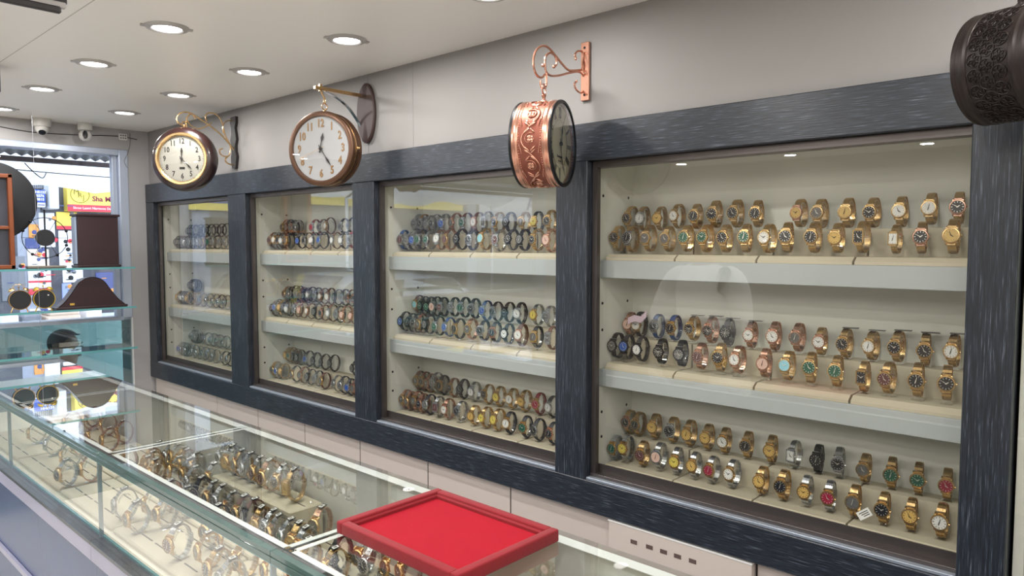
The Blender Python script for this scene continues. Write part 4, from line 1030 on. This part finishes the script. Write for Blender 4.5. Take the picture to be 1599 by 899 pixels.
MARO = pm('sign_maroon', srgb(120, 30, 62), .6); SHEET = pm('white_sheet', srgb(240, 240, 244), .6); GRYB = pm('goods_grey', srgb(120, 124, 134), .6)
fw_ = thing('shop_facade', 'dark two storey shop front across the street', 'building', (0, 9.034, GZ_), 0)
MB().box(-13, 8.5, 0, .3, 0, 4.2).build('wall', FAC, fw_)
for k in range(9):
    x = -12+k*2.35; MB().box(x, x+.22, -.001, 0, 0, 3.4).build('pillar', pm('facade_pillar', srgb(150, 156, 172), .7, noise=.2, nscale=5), fw_)
    MB().box(x+.3, x+2.1, -.001, .0, .1, 2.2).build('shutter_bay', pm('shop_interior', srgb(70, 70, 80), .6, noise=.6, nscale=9), fw_)
T2 = Matrix.Rotation(PI/2, 4, 'X')
def words(t, parent, body, size, x, z, mat, bold=0., th=-.003, al='CENTER'):
    return MB().text(body, size, Matrix.Translation((x, th, z)) @ T2, .002, al, bold).build('lettering', mat, parent, False)
# yellow shop sign with round monogram
t, w_, h = slab('shop_sign', 8.9, 105, 214, 288, 331, YEL, 'yellow shop sign with round monogram and red bottom strip across the street', 'sign', .134)
MB().box(-w_, w_, -.006, .0, 0, h*.24).build('red_strip', REDS, t)
words(t, t, 'Shree Laxmi Narmoos Depo', .036, -w_+.05, h*.12, WHITEI, 0, -.009, 'LEFT')
cx_ = -w_+.125; m = MB(); pts = [(cx_+.092*math.cos(2*PI*k/32), -.004, h*.60+.088*math.sin(2*PI*k/32)) for k in range(32)]; m.tube(pts, .0035, 6, closed=True); m.build('monogram_ring', pm('sign_olive', srgb(120, 110, 40), .6), t)
for ch, dx, dz in (('M', -.035, .025), ('R', .0, -.008), ('J', .036, -.034)): words(t, t, ch, .075, cx_+dx, h*.60+dz, pm('sign_olive', srgb(120, 110, 40), .6))
words(t, t, 'Sha M', .078, -w_+.245, h*.46, MARO, .002, -.003, 'LEFT'); words(t, t, 'शा. म', .085, -w_+.27, h*.84, MARO, .002, -.003, 'LEFT')
# blue number board, white box sign, roll of sheeting
t, w_, h = slab('number_sign', 8.8, 40, 71, 296, 323, WPAP, 'blue and white board with phone numbers beside the yellow shop sign', 'sign', .234)
MB().box(-w_, w_, -.005, 0, h*.26, h).build('blue_field', BLUS, t)
for k, b_ in enumerate(('HH5133', '75576', '98815')): words(t, t, b_, .036, w_*.35, h*(.86-.21*k), WHITEI, .001, -.008)
m = MB(); [m.box(-w_*.8+q*.09, -w_*.8+q*.09+.06, -.006, 0, h*.10, h*.15) for q in range(5)]; m.build('small_print', NAVY, t)
slab('box_sign', 8.75, 77, 92, 283, 326, pm('box_grey', srgb(206, 210, 216), .5, noise=.08, nscale=2), 'plain pale grey box sign between the number board and the yellow sign', 'sign', .284)
t, w_, h = slab('ribbed_sheet', 8.95, 40, 69, 279, 294, WPAP, 'white ribbed sheet above the number board', 'panel', .084)
for k in range(9): MB().box(-w_+k*2*w_/9, -w_+(k+.4)*2*w_/9, -.02, 0, 0, h).build('rib', GRYB, t)
def poster(u0, u1, v0, v1, mat, lab, Y=9.02, items=0, red=None):
    t, w_, h = slab('poster', Y, u0, u1, v0, v1, mat, lab, 'poster', .013, 'posters on the far shop front')
    rr = random.Random(int(u0*7+v0)); cols = [REDS, GRYB, NAVY, BLKM, ORG]
    if red: MB().box(-w_, w_, -.003, 0, red[0]*h, red[1]*h).build('red_band', REDS, t)
    by = {}
    for k in range(items):
        m = by.setdefault(rr.randrange(5), MB()); x = rr.uniform(-w_*.75, w_*.6); z = rr.uniform(h*.08, h*.85)
        if k % 2: m.box(x, x+rr.uniform(.03, .09), -.004, 0, z, z+.009)
        else: m.lathe([(0, 0), (rr.uniform(.012, .028), 0), (.012, .004), (0, .004)], Matrix.Translation((x+.03, 0, z+.03)) @ Matrix.Rotation(PI/2, 4, 'X'), 14)
    for k, m in by.items(): m.build('print', cols[k], t, False)
poster(45, 60, 350, 372, ORG, 'small orange poster beside the wire ring clock', items=3)
poster(40, 62, 372, 388, NAVY, 'navy poster under the small orange poster', items=2)
poster(43, 77, 389, 418, pm('poster_cream', srgb(228, 216, 200), .6), 'cream poster of household goods above the shelf edge', items=9, red=(0, .1))
poster(61, 86, 332, 386, WPAP, 'tall pale poster behind the wire ring clock', items=7)
poster(88, 121, 331, 358, YEL, 'yellow poster with red foot below the shop sign', items=3, red=(0, .2))
poster(92, 122, 360, 418, WPAP, 'white poster of kitchen pots beside the tall clock', items=14)
poster(44, 80, 420, 450, WPAP, 'white goods poster just below the top glass shelf', items=12, red=(.3, .4))
poster(44, 79, 451, 460, REDS, 'narrow red poster strip above the alarm clocks')
poster(98, 130, 421, 441, WPAP, 'white poster of black trays above the mantel clock', items=7)
poster(97, 112, 442, 470, LILAC, 'lilac blue poster left of the mantel clock', items=4)
poster(150, 186, 425, 470, NAVY, 'dim navy poster behind the mantel clock', items=5)
poster(2, 40, 400, 470, GRYB, 'grey worn poster behind the wooden framed clock', items=8)
# boards farther along the street that the cabinet glass mirrors
def board(x0, x1, z0, z1, mat, lab, body=None, size=.2, tm=WHITEI, strip=None, Y=8.984, sh=0):
    t = thing('street_sign', lab, 'sign', ((x0+x1)/2, Y, z0)); w_ = (x1-x0)/2
    MB().box(-w_, w_, 0, .045, 0, z1-z0, c=.006).build('board', mat, t)
    if strip: MB().box(-w_, w_, -.006, 0, 0, .09).build('strip', strip, t)
    if body: words(t, t, body, size, sh, (z1-z0)*.56, tm, .006)
board(-1.1, 1.3, 2.02, 2.62, pm('sign_indigo', srgb(52, 64, 140), .5), 'long indigo sign with white letters mirrored in the farthest cabinet', 'एक      DOC', .34, strip=YEL)
board(-4.6, -1.3, 2.15, 2.7, YEL, 'yellow sign with dark letters mirrored in the second nearest cabinet', 'A S T  A', .40, NAVY)
board(-8.6, -5.0, 2.0, 2.6, WPAP, 'white sign with dark letters farther along the street', 'MEENA', .36, NAVY)
# corrugated awning over the pavement, held by wall brackets
za = onY(0, 239, 6.2).z
t = thing('awning', 'corrugated metal awning just outside the shop window', 'awning', (0, 5.26, 2.33)); m = MB(); vs = []; fs = []; n = 520
for k in range(n+1):
    x = -5+k*9.0/n
    for (y, z) in ((0, .12), (.94, za-2.33)):
        dz = .010*math.sin(k*PI/2*1.0); vs += [(x, y, z+dz), (x, y, z+dz+.003)]
for k in range(n):
    a = k*4; b = a+4; fs += [(a, b, b+2, a+2), (a+1, a+3, b+3, b+1)]
fs += [(0, 2, 3, 1), (n*4, n*4+1, n*4+3, n*4+2)]
for k in range(n): a = k*4; b = a+4; fs += [(a, a+1, b+1, b), (a+2, b+2, b+3, a+3)]
m.add(vs, fs).build('corrugated_sheet', pm('galvanised_sheet', srgb(150, 154, 160), .4, .4), t, True, 80)
MB().box(-5, 4, .90, .95, za-2.33-.05, za-2.33-.015, c=.004).build('edge_beam', pm('dark_beam', srgb(62, 50, 56), .6), t)
for x in (-4.5, -1.5, 1.2, 3.4): MB().box(x-.02, x+.02, 0, .93, .07, .10).build('rafter', ALU, t)
MB().box(-5, 4, -.0, .03, 0, .16).build('wall_plate', ALU, t)
# white plastic sheeting stretched over the street stalls
m = bpy.data.materials.new('translucent_sheeting'); m.use_nodes = True; nt = m.node_tree; b_ = nt.nodes['Principled BSDF']; b_.inputs['Base Color'].default_value = (.9, .9, .92, 1); b_.inputs['Roughness'].default_value = .6
tl = nt.nodes.new('ShaderNodeBsdfTranslucent'); tl.inputs[0].default_value = (.92, .93, .96, 1); mx = nt.nodes.new('ShaderNodeMixShader'); mx.inputs[0].default_value = .8
nt.links.new(b_.outputs[0], mx.inputs[1]); nt.links.new(tl.outputs[0], mx.inputs[2]); nt.links.new(mx.outputs[0], nt.nodes['Material Output'].inputs[0])
m_sheet = m
t = thing('sheet_canopy', 'white translucent plastic sheeting stretched over the street stalls', 'canopy', (1.5, 7.7, 2.4)); mb = MB(); vs = []; NX, NY = 40, 10
zf = onY(60, 284, 8.7).z; zn = 3.15
for i in range(NX+1):
    for j in range(NY+1):
        x = -5+10*i/NX; y = 6.55+2.15*j/NY; q = j/NY
        z = zn+(zf-.02-zn)*q-.10*math.sin(q*PI)+.045*math.sin(x*2.3+j*.5)*q+.03*math.sin(x*7.1+j)*q-(x-2)*.0
        vs.append((x-1.5, y-7.7, z-2.4))
W1 = NY+1; fs = [(i*W1+j, (i+1)*W1+j, (i+1)*W1+j+1, i*W1+j+1) for i in range(NX) for j in range(NY)]
k0 = len(vs); vs += [(x, y, z+.004) for x, y, z in vs]; fs += [tuple(q+k0 for q in f[::-1]) for f in fs]
mb.add(vs, fs).build('sheeting', m_sheet, t)
for x in (-4.9, -2.0, .6, 3.3): MB().tube([(x-1.5, .9, GZ_-2.4), (x-1.5, .9, zf-2.4)], .025, 8).build('pole', ALU, t); MB().tube([(x-1.5, .9, zf-2.4), (x-1.5, -1.15, zn-2.4)], .015, 6).build('ridge_pole', ALU, t)
o = MB().tube(spl(P2Y([(-60, 256), (0, 262), (60, 268), (120, 273), (186, 278), (260, 284)], 6.4), 6), .004, 6).tube(spl(P2Y([(38, 254), (52, 268), (66, 278), (72, 270)], 6.4), 6), .004, 6).build('overhead_cable', BLKM)
tag(o, 'thin black cable with a drooping tail crossing the white sheeting', 'cable')
o = MB().tube(spl(P2Y([(-40, 278), (44, 281), (95, 284), (140, 291), (180, 296), (260, 304)], 8.80), 6), .009, 6).build('overhead_cable', BLKM)
tag(o, 'thick dark cable along the lower edge of the white sheeting', 'cable')
# stall with wrapped parcels under the window sill line
t = thing('stall_table', 'street stall table with a pale cloth below the shop window', 'table', (3.2, 7.4, GZ_)); zt = onY(60, 506, 7.2).z
MB().box(-2.2, 1.2, -.35, .5, zt-GZ_-.04, zt-GZ_, c=.004).build('table_top', pm('stall_cloth', srgb(190, 196, 204), .7, noise=.2, nscale=6), t)
for x in (-2.1, 1.1):
    for y in (-.3, .45): MB().box(x-.02, x+.02, y-.02, y+.02, 0, zt-GZ_-.04).build('leg', GRYB, t)
KRAFT = pm('kraft_parcel', srgb(218, 196, 178), .7, noise=.08, nscale=9)
for k, (u0, u1, v0, v1, mt, lb) in enumerate(((73, 127, 493, 504, KRAFT, 'long kraft paper parcel lowest on the street stall'), (76, 125, 486, 494, KRAFT, 'flat kraft paper parcel on top of the long one'), (2, 30, 488, 505, SHEET, 'white folded bundle on the stall beside the window edge'), (36, 66, 490, 505, GRYB, 'grey wrapped goods between the white bundle and the parcels'), (136, 160, 486, 503, SHEET, 'white boxed goods right of the parcels on the stall'))):
    a, b = onY(u0, v1, 7.2), onY(u1, v1, 7.2); h = onY(u0, v0, 7.2).z-onY(u0, v1, 7.2).z
    zb = zt+.001 if k != 1 else zt+.001+(onY(73, 493, 7.2).z-onY(73, 504, 7.2).z)
    o = MB().box(a.x, b.x, 7.2, 7.45, zb, zb+h, c=.012).build('parcel', mt); tag(o, lb, 'parcel', 'goods on the street stall')
# added backing board behind the tinted lower glass, keeps the bright street from showing
o = MB().box(-2.3, 2.6, 6.22, 6.26, GZ_, 1.03, c=.004).build('backing_board', pm('backing_grey', srgb(214, 222, 222), .6, noise=.08, nscale=2)); tag(o, 'grey hoarding board added on the pavement behind the tinted lower glass', 'backing')

# ------------------------------------------------------------------ parked cars (seen in the cabinet glass)
def car(x, y, rz, body, label):
    t = thing('car', label, 'car', (x, y, GZ_), rz, 'cars parked in the street')
    prof = [(-2.05, .35), (-2.1, .62), (-2.0, .86), (-1.55, .93), (-.95, 1.36), (-.2, 1.46), (.5, 1.40), (1.15, .97), (1.85, .86), (2.08, .66), (2.1, .38), (1.72, .30)]
    bm = bmesh.new(); rings = []
    for yy, s in ((-.84, .90), (-.80, .97), (-.5, 1.0), (0, 1.005), (.5, 1.0), (.80, .97), (.84, .90)):
        rings.append([bm.verts.new((px*(.99 if abs(yy) > .7 else 1), yy*(1 if pz < .95 else .82), .30+(pz-.30)*s if pz > .4 else pz)) for px, pz in prof])
    for a, b in zip(rings, rings[1:]):
        for i in range(len(prof)): bm.faces.new((a[i], a[(i+1) % len(prof)], b[(i+1) % len(prof)], b[i]))
    bm.faces.new(rings[0][::-1]); bm.faces.new(rings[-1]); MB().addbm(bm).build('body', body, t, True, 30)
    WG = pm('car_window', srgb(40, 48, 58), .06, coat=1)
    def quad(m, q, off): 
        a, b, c, d = [Vector(v) for v in q]; nrm = (b-a).cross(c-a).normalized()*off; m.add([a, b, c, d, a+nrm, b+nrm, c+nrm, d+nrm], [(0, 1, 2, 3), (7, 6, 5, 4), (0, 4, 5, 1), (1, 5, 6, 2), (2, 6, 7, 3), (3, 7, 4, 0)])
    m = MB(); quad(m, [(1.10, -.60, 1.02), (1.10, .60, 1.02), (.58, .56, 1.38), (.58, -.56, 1.38)], .018); m.build('windscreen', WG, t)
    m = MB(); quad(m, [(-1.50, .60, .98), (-1.50, -.60, .98), (-1.00, -.56, 1.33), (-1.00, .56, 1.33)], .018); m.build('rear_window', WG, t)
    for s in (-1, 1):
        for (xa, xb, xc, xd) in ((-1.2, -.28, -.24, -.92), (-.2, .85, .5, -.16)):
            m = MB(); q = [(xa, s*.735, .99), (xb, s*.735, .99), (xc, s*.66, 1.33), (xd, s*.66, 1.33)]; quad(m, q, .03 if s < 0 else -.03); m.build('side_window', WG, t)
        for wx in (-1.3, 1.3):
            T = Matrix.Translation((wx, s*.76, .31)) @ Matrix.Rotation(-s*PI/2, 4, 'X')
            wh = MB().lathe([(0, 0), (.17, 0), (.20, .02), (.29, .02), (.31, .05), (.31, .12), (.29, .15), (.0, .15)], T @ Matrix.Translation((0, 0, -.04)), 32).build('wheel', RUB, t)
            MB().lathe([(0, .122), (.16, .120), (.19, .105), (.19, .10), (0, .10)], T, 24).build('hubcap', ALU, wh)
        MB().ball((1.98, s*.62, .70), .11, None, 12, (.6, 1.2, .7)).build('headlight', pm('headlight', srgb(220, 226, 232), .08), t)
        MB().ball((-2.0, s*.66, .74), .10, None, 12, (.5, 1.1, .8)).build('tail_light', pm('tail_light', srgb(190, 20, 30), .15), t)
        MB().ball((.62, s*.90, 1.0), .075, None, 10, (.6, 1, .8)).build('door_mirror', body, t)
    MB().box(2.06, 2.13, -.7, .7, .36, .52, c=.02).build('bumper', RUB, t); MB().box(2.08, 2.125, -.4, .4, .56, .70, c=.01).build('grille', BLKM, t)
    return t
car(-1.25, 7.3, 0, pm('car_paint_white', srgb(214, 220, 228), .2, .2, coat=1), 'white saloon car parked in the street opposite the window')
car(-6.0, 7.2, 0, pm('car_paint_red', srgb(150, 24, 34), .2, .2, coat=1), 'dark red car parked behind the white saloon')

# ================================================================== PEOPLE
SKIN = pm('skin_brown', srgb(150, 106, 84), .5, noise=.05, nscale=20); HAIR = pm('black_hair', srgb(22, 19, 19), .5, noise=.3, nscale=80)
def skinned(name, pts, edges, mat, parent, lev=2):
    "continuous surface grown round a joint skeleton: pts name -> (position, radius x, radius y)"
    keys = list(pts); me = bpy.data.meshes.new(name); me.from_pydata([pts[k][0] for k in keys], [(keys.index(a), keys.index(b)) for a, b in edges], [])
    o = link(name, me, parent); o.modifiers.new('skin', 'SKIN').use_smooth_shade = True
    sk = me.skin_vertices[0].data
    for i, k in enumerate(keys):
        sk[i].radius = (pts[k][1], pts[k][2] if len(pts[k]) > 2 else pts[k][1]); sk[i].use_root = (i == 0)
    o.modifiers.new('sub', 'SUBSURF').levels = lev; o.modifiers['sub'].render_levels = lev
    dg = bpy.context.evaluated_depsgraph_get(); ev = o.evaluated_get(dg); em = ev.to_mesh()
    vs_ = [tuple(v.co) for v in em.vertices]; fs_ = [tuple(p.vertices) for p in em.polygons]; ev.to_mesh_clear()
    o.modifiers.clear(); nm = bpy.data.meshes.new(name); nm.from_pydata(vs_, [], fs_); o.data = nm; nm.materials.append(mat)
    for p in nm.polygons: p.use_smooth = True
    return o
def person(loc, rz, label, sit, shirt, trouser):
    "faces local +X; hands rest folded at the front (standing) or on the thighs (seated)"
    t = thing('person', label, 'person', loc, rz)
    hz = .93 if not sit else .20                              # pelvis height
    P = {'pelvis': ((0, 0, hz), .13, .15), 'waist': ((.01, 0, hz+.16), .11, .14), 'chest': ((.0, 0, hz+.36), .10, .145), 'collar': ((-.01, 0, hz+.49), .055, .08), 'neck': ((.0, 0, hz+.57), .052, .052),
         'jaw': ((.03, 0, hz+.635), .062, .058), 'face': ((.022, 0, hz+.71), .088, .072), 'brow': ((.010, 0, hz+.765), .090, .074), 'crown': ((.0, 0, hz+.80), .070, .06)}
    E_ = [('pelvis', 'waist'), ('waist', 'chest'), ('chest', 'collar'), ('collar', 'neck'), ('neck', 'jaw'), ('jaw', 'face'), ('face', 'brow'), ('brow', 'crown')]
    for s, n in ((1, 'l'), (-1, 'r')):
        if sit: sh, el, wr, hd = (-.01, .20*s, hz+.46), (.08, .27*s, hz+.20), (.30, .16*s, hz+.14), (.37, .13*s, hz+.13)
        else: sh, el, wr, hd = (-.01, .20*s, hz+.46), (.06, .28*s, hz+.19), (.22, .07*s, hz+.22), (.24, .00, hz+.225)
        P.update({'sh'+n: (sh, .046), 'el'+n: (el, .036), 'wr'+n: (wr, .027, .032), 'pa'+n: (hd, .018, .036)})
        E_ += [('collar', 'sh'+n), ('sh'+n, 'el'+n), ('el'+n, 'wr'+n), ('wr'+n, 'pa'+n)]
        if sit: kn, an, to = (.40, .13*s, hz+.12), (.42, .14*s, .09), (.55, .15*s, .04)
        else: kn, an, to = (.02, .11*s, .50), (-.01, .12*s, .09), (.13, .14*s, .04)
        P.update({'hp'+n: ((.01, .085*s, hz-.04), .078), 'kn'+n: (kn, .062), 'an'+n: (an, .042), 'to'+n: (to, .035, .045)})
        E_ += [('pelvis', 'hp'+n), ('hp'+n, 'kn'+n), ('kn'+n, 'an'+n), ('an'+n, 'to'+n)]
        w0, d0 = Vector(wr), Vector(hd); dr = (d0-w0).normalized(); side = Vector((0, 0, 1)) if not sit else Vector((0, 1, 0)); side = (side-dr*side.dot(dr)).normalized()
        dn = dr.cross(side)*(1 if sit else -1)
        if dn.z > 0 and sit: dn = -dn
        for f in range(4):
            b0 = d0+side*(.026-.017*f); ln = (.034, .040, .037, .029)[f]
            a1 = b0+dr*ln*.9+dn*.004; a2 = a1+dr*ln*.55+dn*.012; 
            for q, p, r in ((0, b0, .0095), (1, a1, .0085), (2, a2, .0070)): P['f%s%d%d' % (n, f, q)] = (tuple(p), r)
            E_ += [('pa'+n, 'f%s%d0' % (n, f)), ('f%s%d0' % (n, f), 'f%s%d1' % (n, f)), ('f%s%d1' % (n, f), 'f%s%d2' % (n, f))]
        th0 = w0.lerp(d0, .45)+side*.034*1; th1 = th0+dr*.034+side*.014
        P['t%s0' % n] = (tuple(th0), .011); P['t%s1' % n] = (tuple(th1), .009); E_ += [('wr'+n, 't%s0' % n), ('t%s0' % n, 't%s1' % n)]
    b = skinned('body', P, E_, SKIN, t)
    hy = hz
    m = MB().ball((.110, 0, hy+.700), .016, None, 12, (1.1, .8, 1.5)); m.build('nose', SKIN, b)
    m = MB(); m.ball((.094, 0, hy+.660), .018, None, 12, (.55, 1.3, .35)); m.build('mouth', pm('lips', srgb(120, 70, 62), .5), b)
    for s in (1, -1):
        MB().ball((.0, .079*s, hy+.70), .026, None, 12, (.7, .35, 1.15)).build('ear', SKIN, b)
        MB().ball((.098, .032*s, hy+.722), .0125, None, 12, (.7, 1.1, .7)).build('eye', WHITEI, b); MB().ball((.1055, .032*s, hy+.722), .0055, None, 8, (.6, 1, 1)).build('iris', BLKM, b)
        MB().tube([(.098, .016*s, hy+.742), (.102, .034*s, hy+.748), (.090, .054*s, hy+.742)], [.003, .004, .002], 6).build('eyebrow', HAIR, b)
    hp = [(0, .0)]; m = MB()
    bm = bmesh.new(); bmesh.ops.create_uvsphere(bm, u_segments=28, v_segments=18, radius=1)
    for v in bm.verts:
        c = v.co.copy(); x, y, z = c; lim = -.55 if x < -.15 else (.12 if x < .4 else .55)
        z = max(z, lim); v.co = Vector((-.008+x*.104, y*.088, hy+.752+z*.098))
    m.addbm(bm).build('hair', HAIR, b, True, 80)
    # shirt: own shell over trunk and arms
    S = {k: P[k] for k in ('pelvis', 'waist', 'chest', 'collar', 'shl', 'shr')}
    S = {'pelvis': (P['pelvis'][0], .150, .175), 'waist': (P['waist'][0], .140, .165), 'chest': (P['chest'][0], .150, .195), 'collar': (P['collar'][0], .095, .125), 'shl': (P['shl'][0], .082), 'shr': (P['shr'][0], .082)}
    S['hem'] = ((0, 0, hz-.12), .155, .180); S['nk'] = ((0, 0, hz+.535), .062, .066); E2 = [('pelvis', 'hem'), ('pelvis', 'waist'), ('waist', 'chest'), ('chest', 'collar'), ('collar', 'nk'), ('collar', 'shl'), ('collar', 'shr')]
    for n in 'lr':
        S['el'+n] = (P['el'+n][0], .064); S['cf'+n] = (tuple(Vector(P['el'+n][0]).lerp(Vector(P['wr'+n][0]), .80)), .044); E2 += [('sh'+n, 'el'+n), ('el'+n, 'cf'+n)]
    so = skinned('shirt', S, E2, shirt, b)
    for k in range(5): MB().ball((.148-.006*abs(k-2), 0, hz+.02+.10*k), .006, None, 8, (.5, 1, 1)).build('button', WHITEI, so)
    Tq = {'pelvis': ((0, 0, hz-.02), .12, .13)}; E3 = []
    for n in 'lr':
        Tq['hp'+n] = (P['hp'+n][0], .092); Tq['kn'+n] = (P['kn'+n][0], .082); Tq['an'+n] = (tuple(Vector(P['an'+n][0])+Vector((0, 0, .02))), .068); E3 += [('pelvis', 'hp'+n), ('hp'+n, 'kn'+n), ('kn'+n, 'an'+n)]
    skinned('trousers', Tq, E3, trouser, b)
    for n in 'lr':
        a, c = Vector(P['an'+n][0]), Vector(P['to'+n][0]); mdl = (a+c)/2
        MB().ball((mdl.x, mdl.y, .045), .05, None, 16, (2.6, 1.0, .9)).build('shoe', LBLK, b)
    return t
person((.08, 2.03, 0), 0, 'person in a white shirt and dark trousers standing with folded arms before the counter', False, pm('white_cotton', srgb(232, 232, 230), .8), pm('dark_cloth', srgb(44, 46, 54), .8))
hp_ = onY(108, 545, 5.78); zs = hp_.z-.905
person((hp_.x-.02, 5.80, zs), R(-35), 'person in a pale blue shirt sitting low behind the tinted lower glass', True, pm('pale_blue_cotton', srgb(170, 196, 206), .8), pm('grey_cloth', srgb(84, 88, 96), .8))
t = thing('low_stool', 'low grey stool under the person outside behind the lower glass', 'stool', (hp_.x-.02, 5.80, GZ_)); h = zs+.06-GZ_
MB().lathe([(0, h-.02), (.15, h-.02), (.155, h-.01), (.15, h), (0, h)], None, 32).build('seat', GRYB, t)
for k in range(4): a = PI/4+k*PI/2; MB().tube([(.11*math.cos(a), .11*math.sin(a), h-.015), (.14*math.cos(a), .14*math.sin(a), 0)], .012, 8).build('leg', GRYB, t)
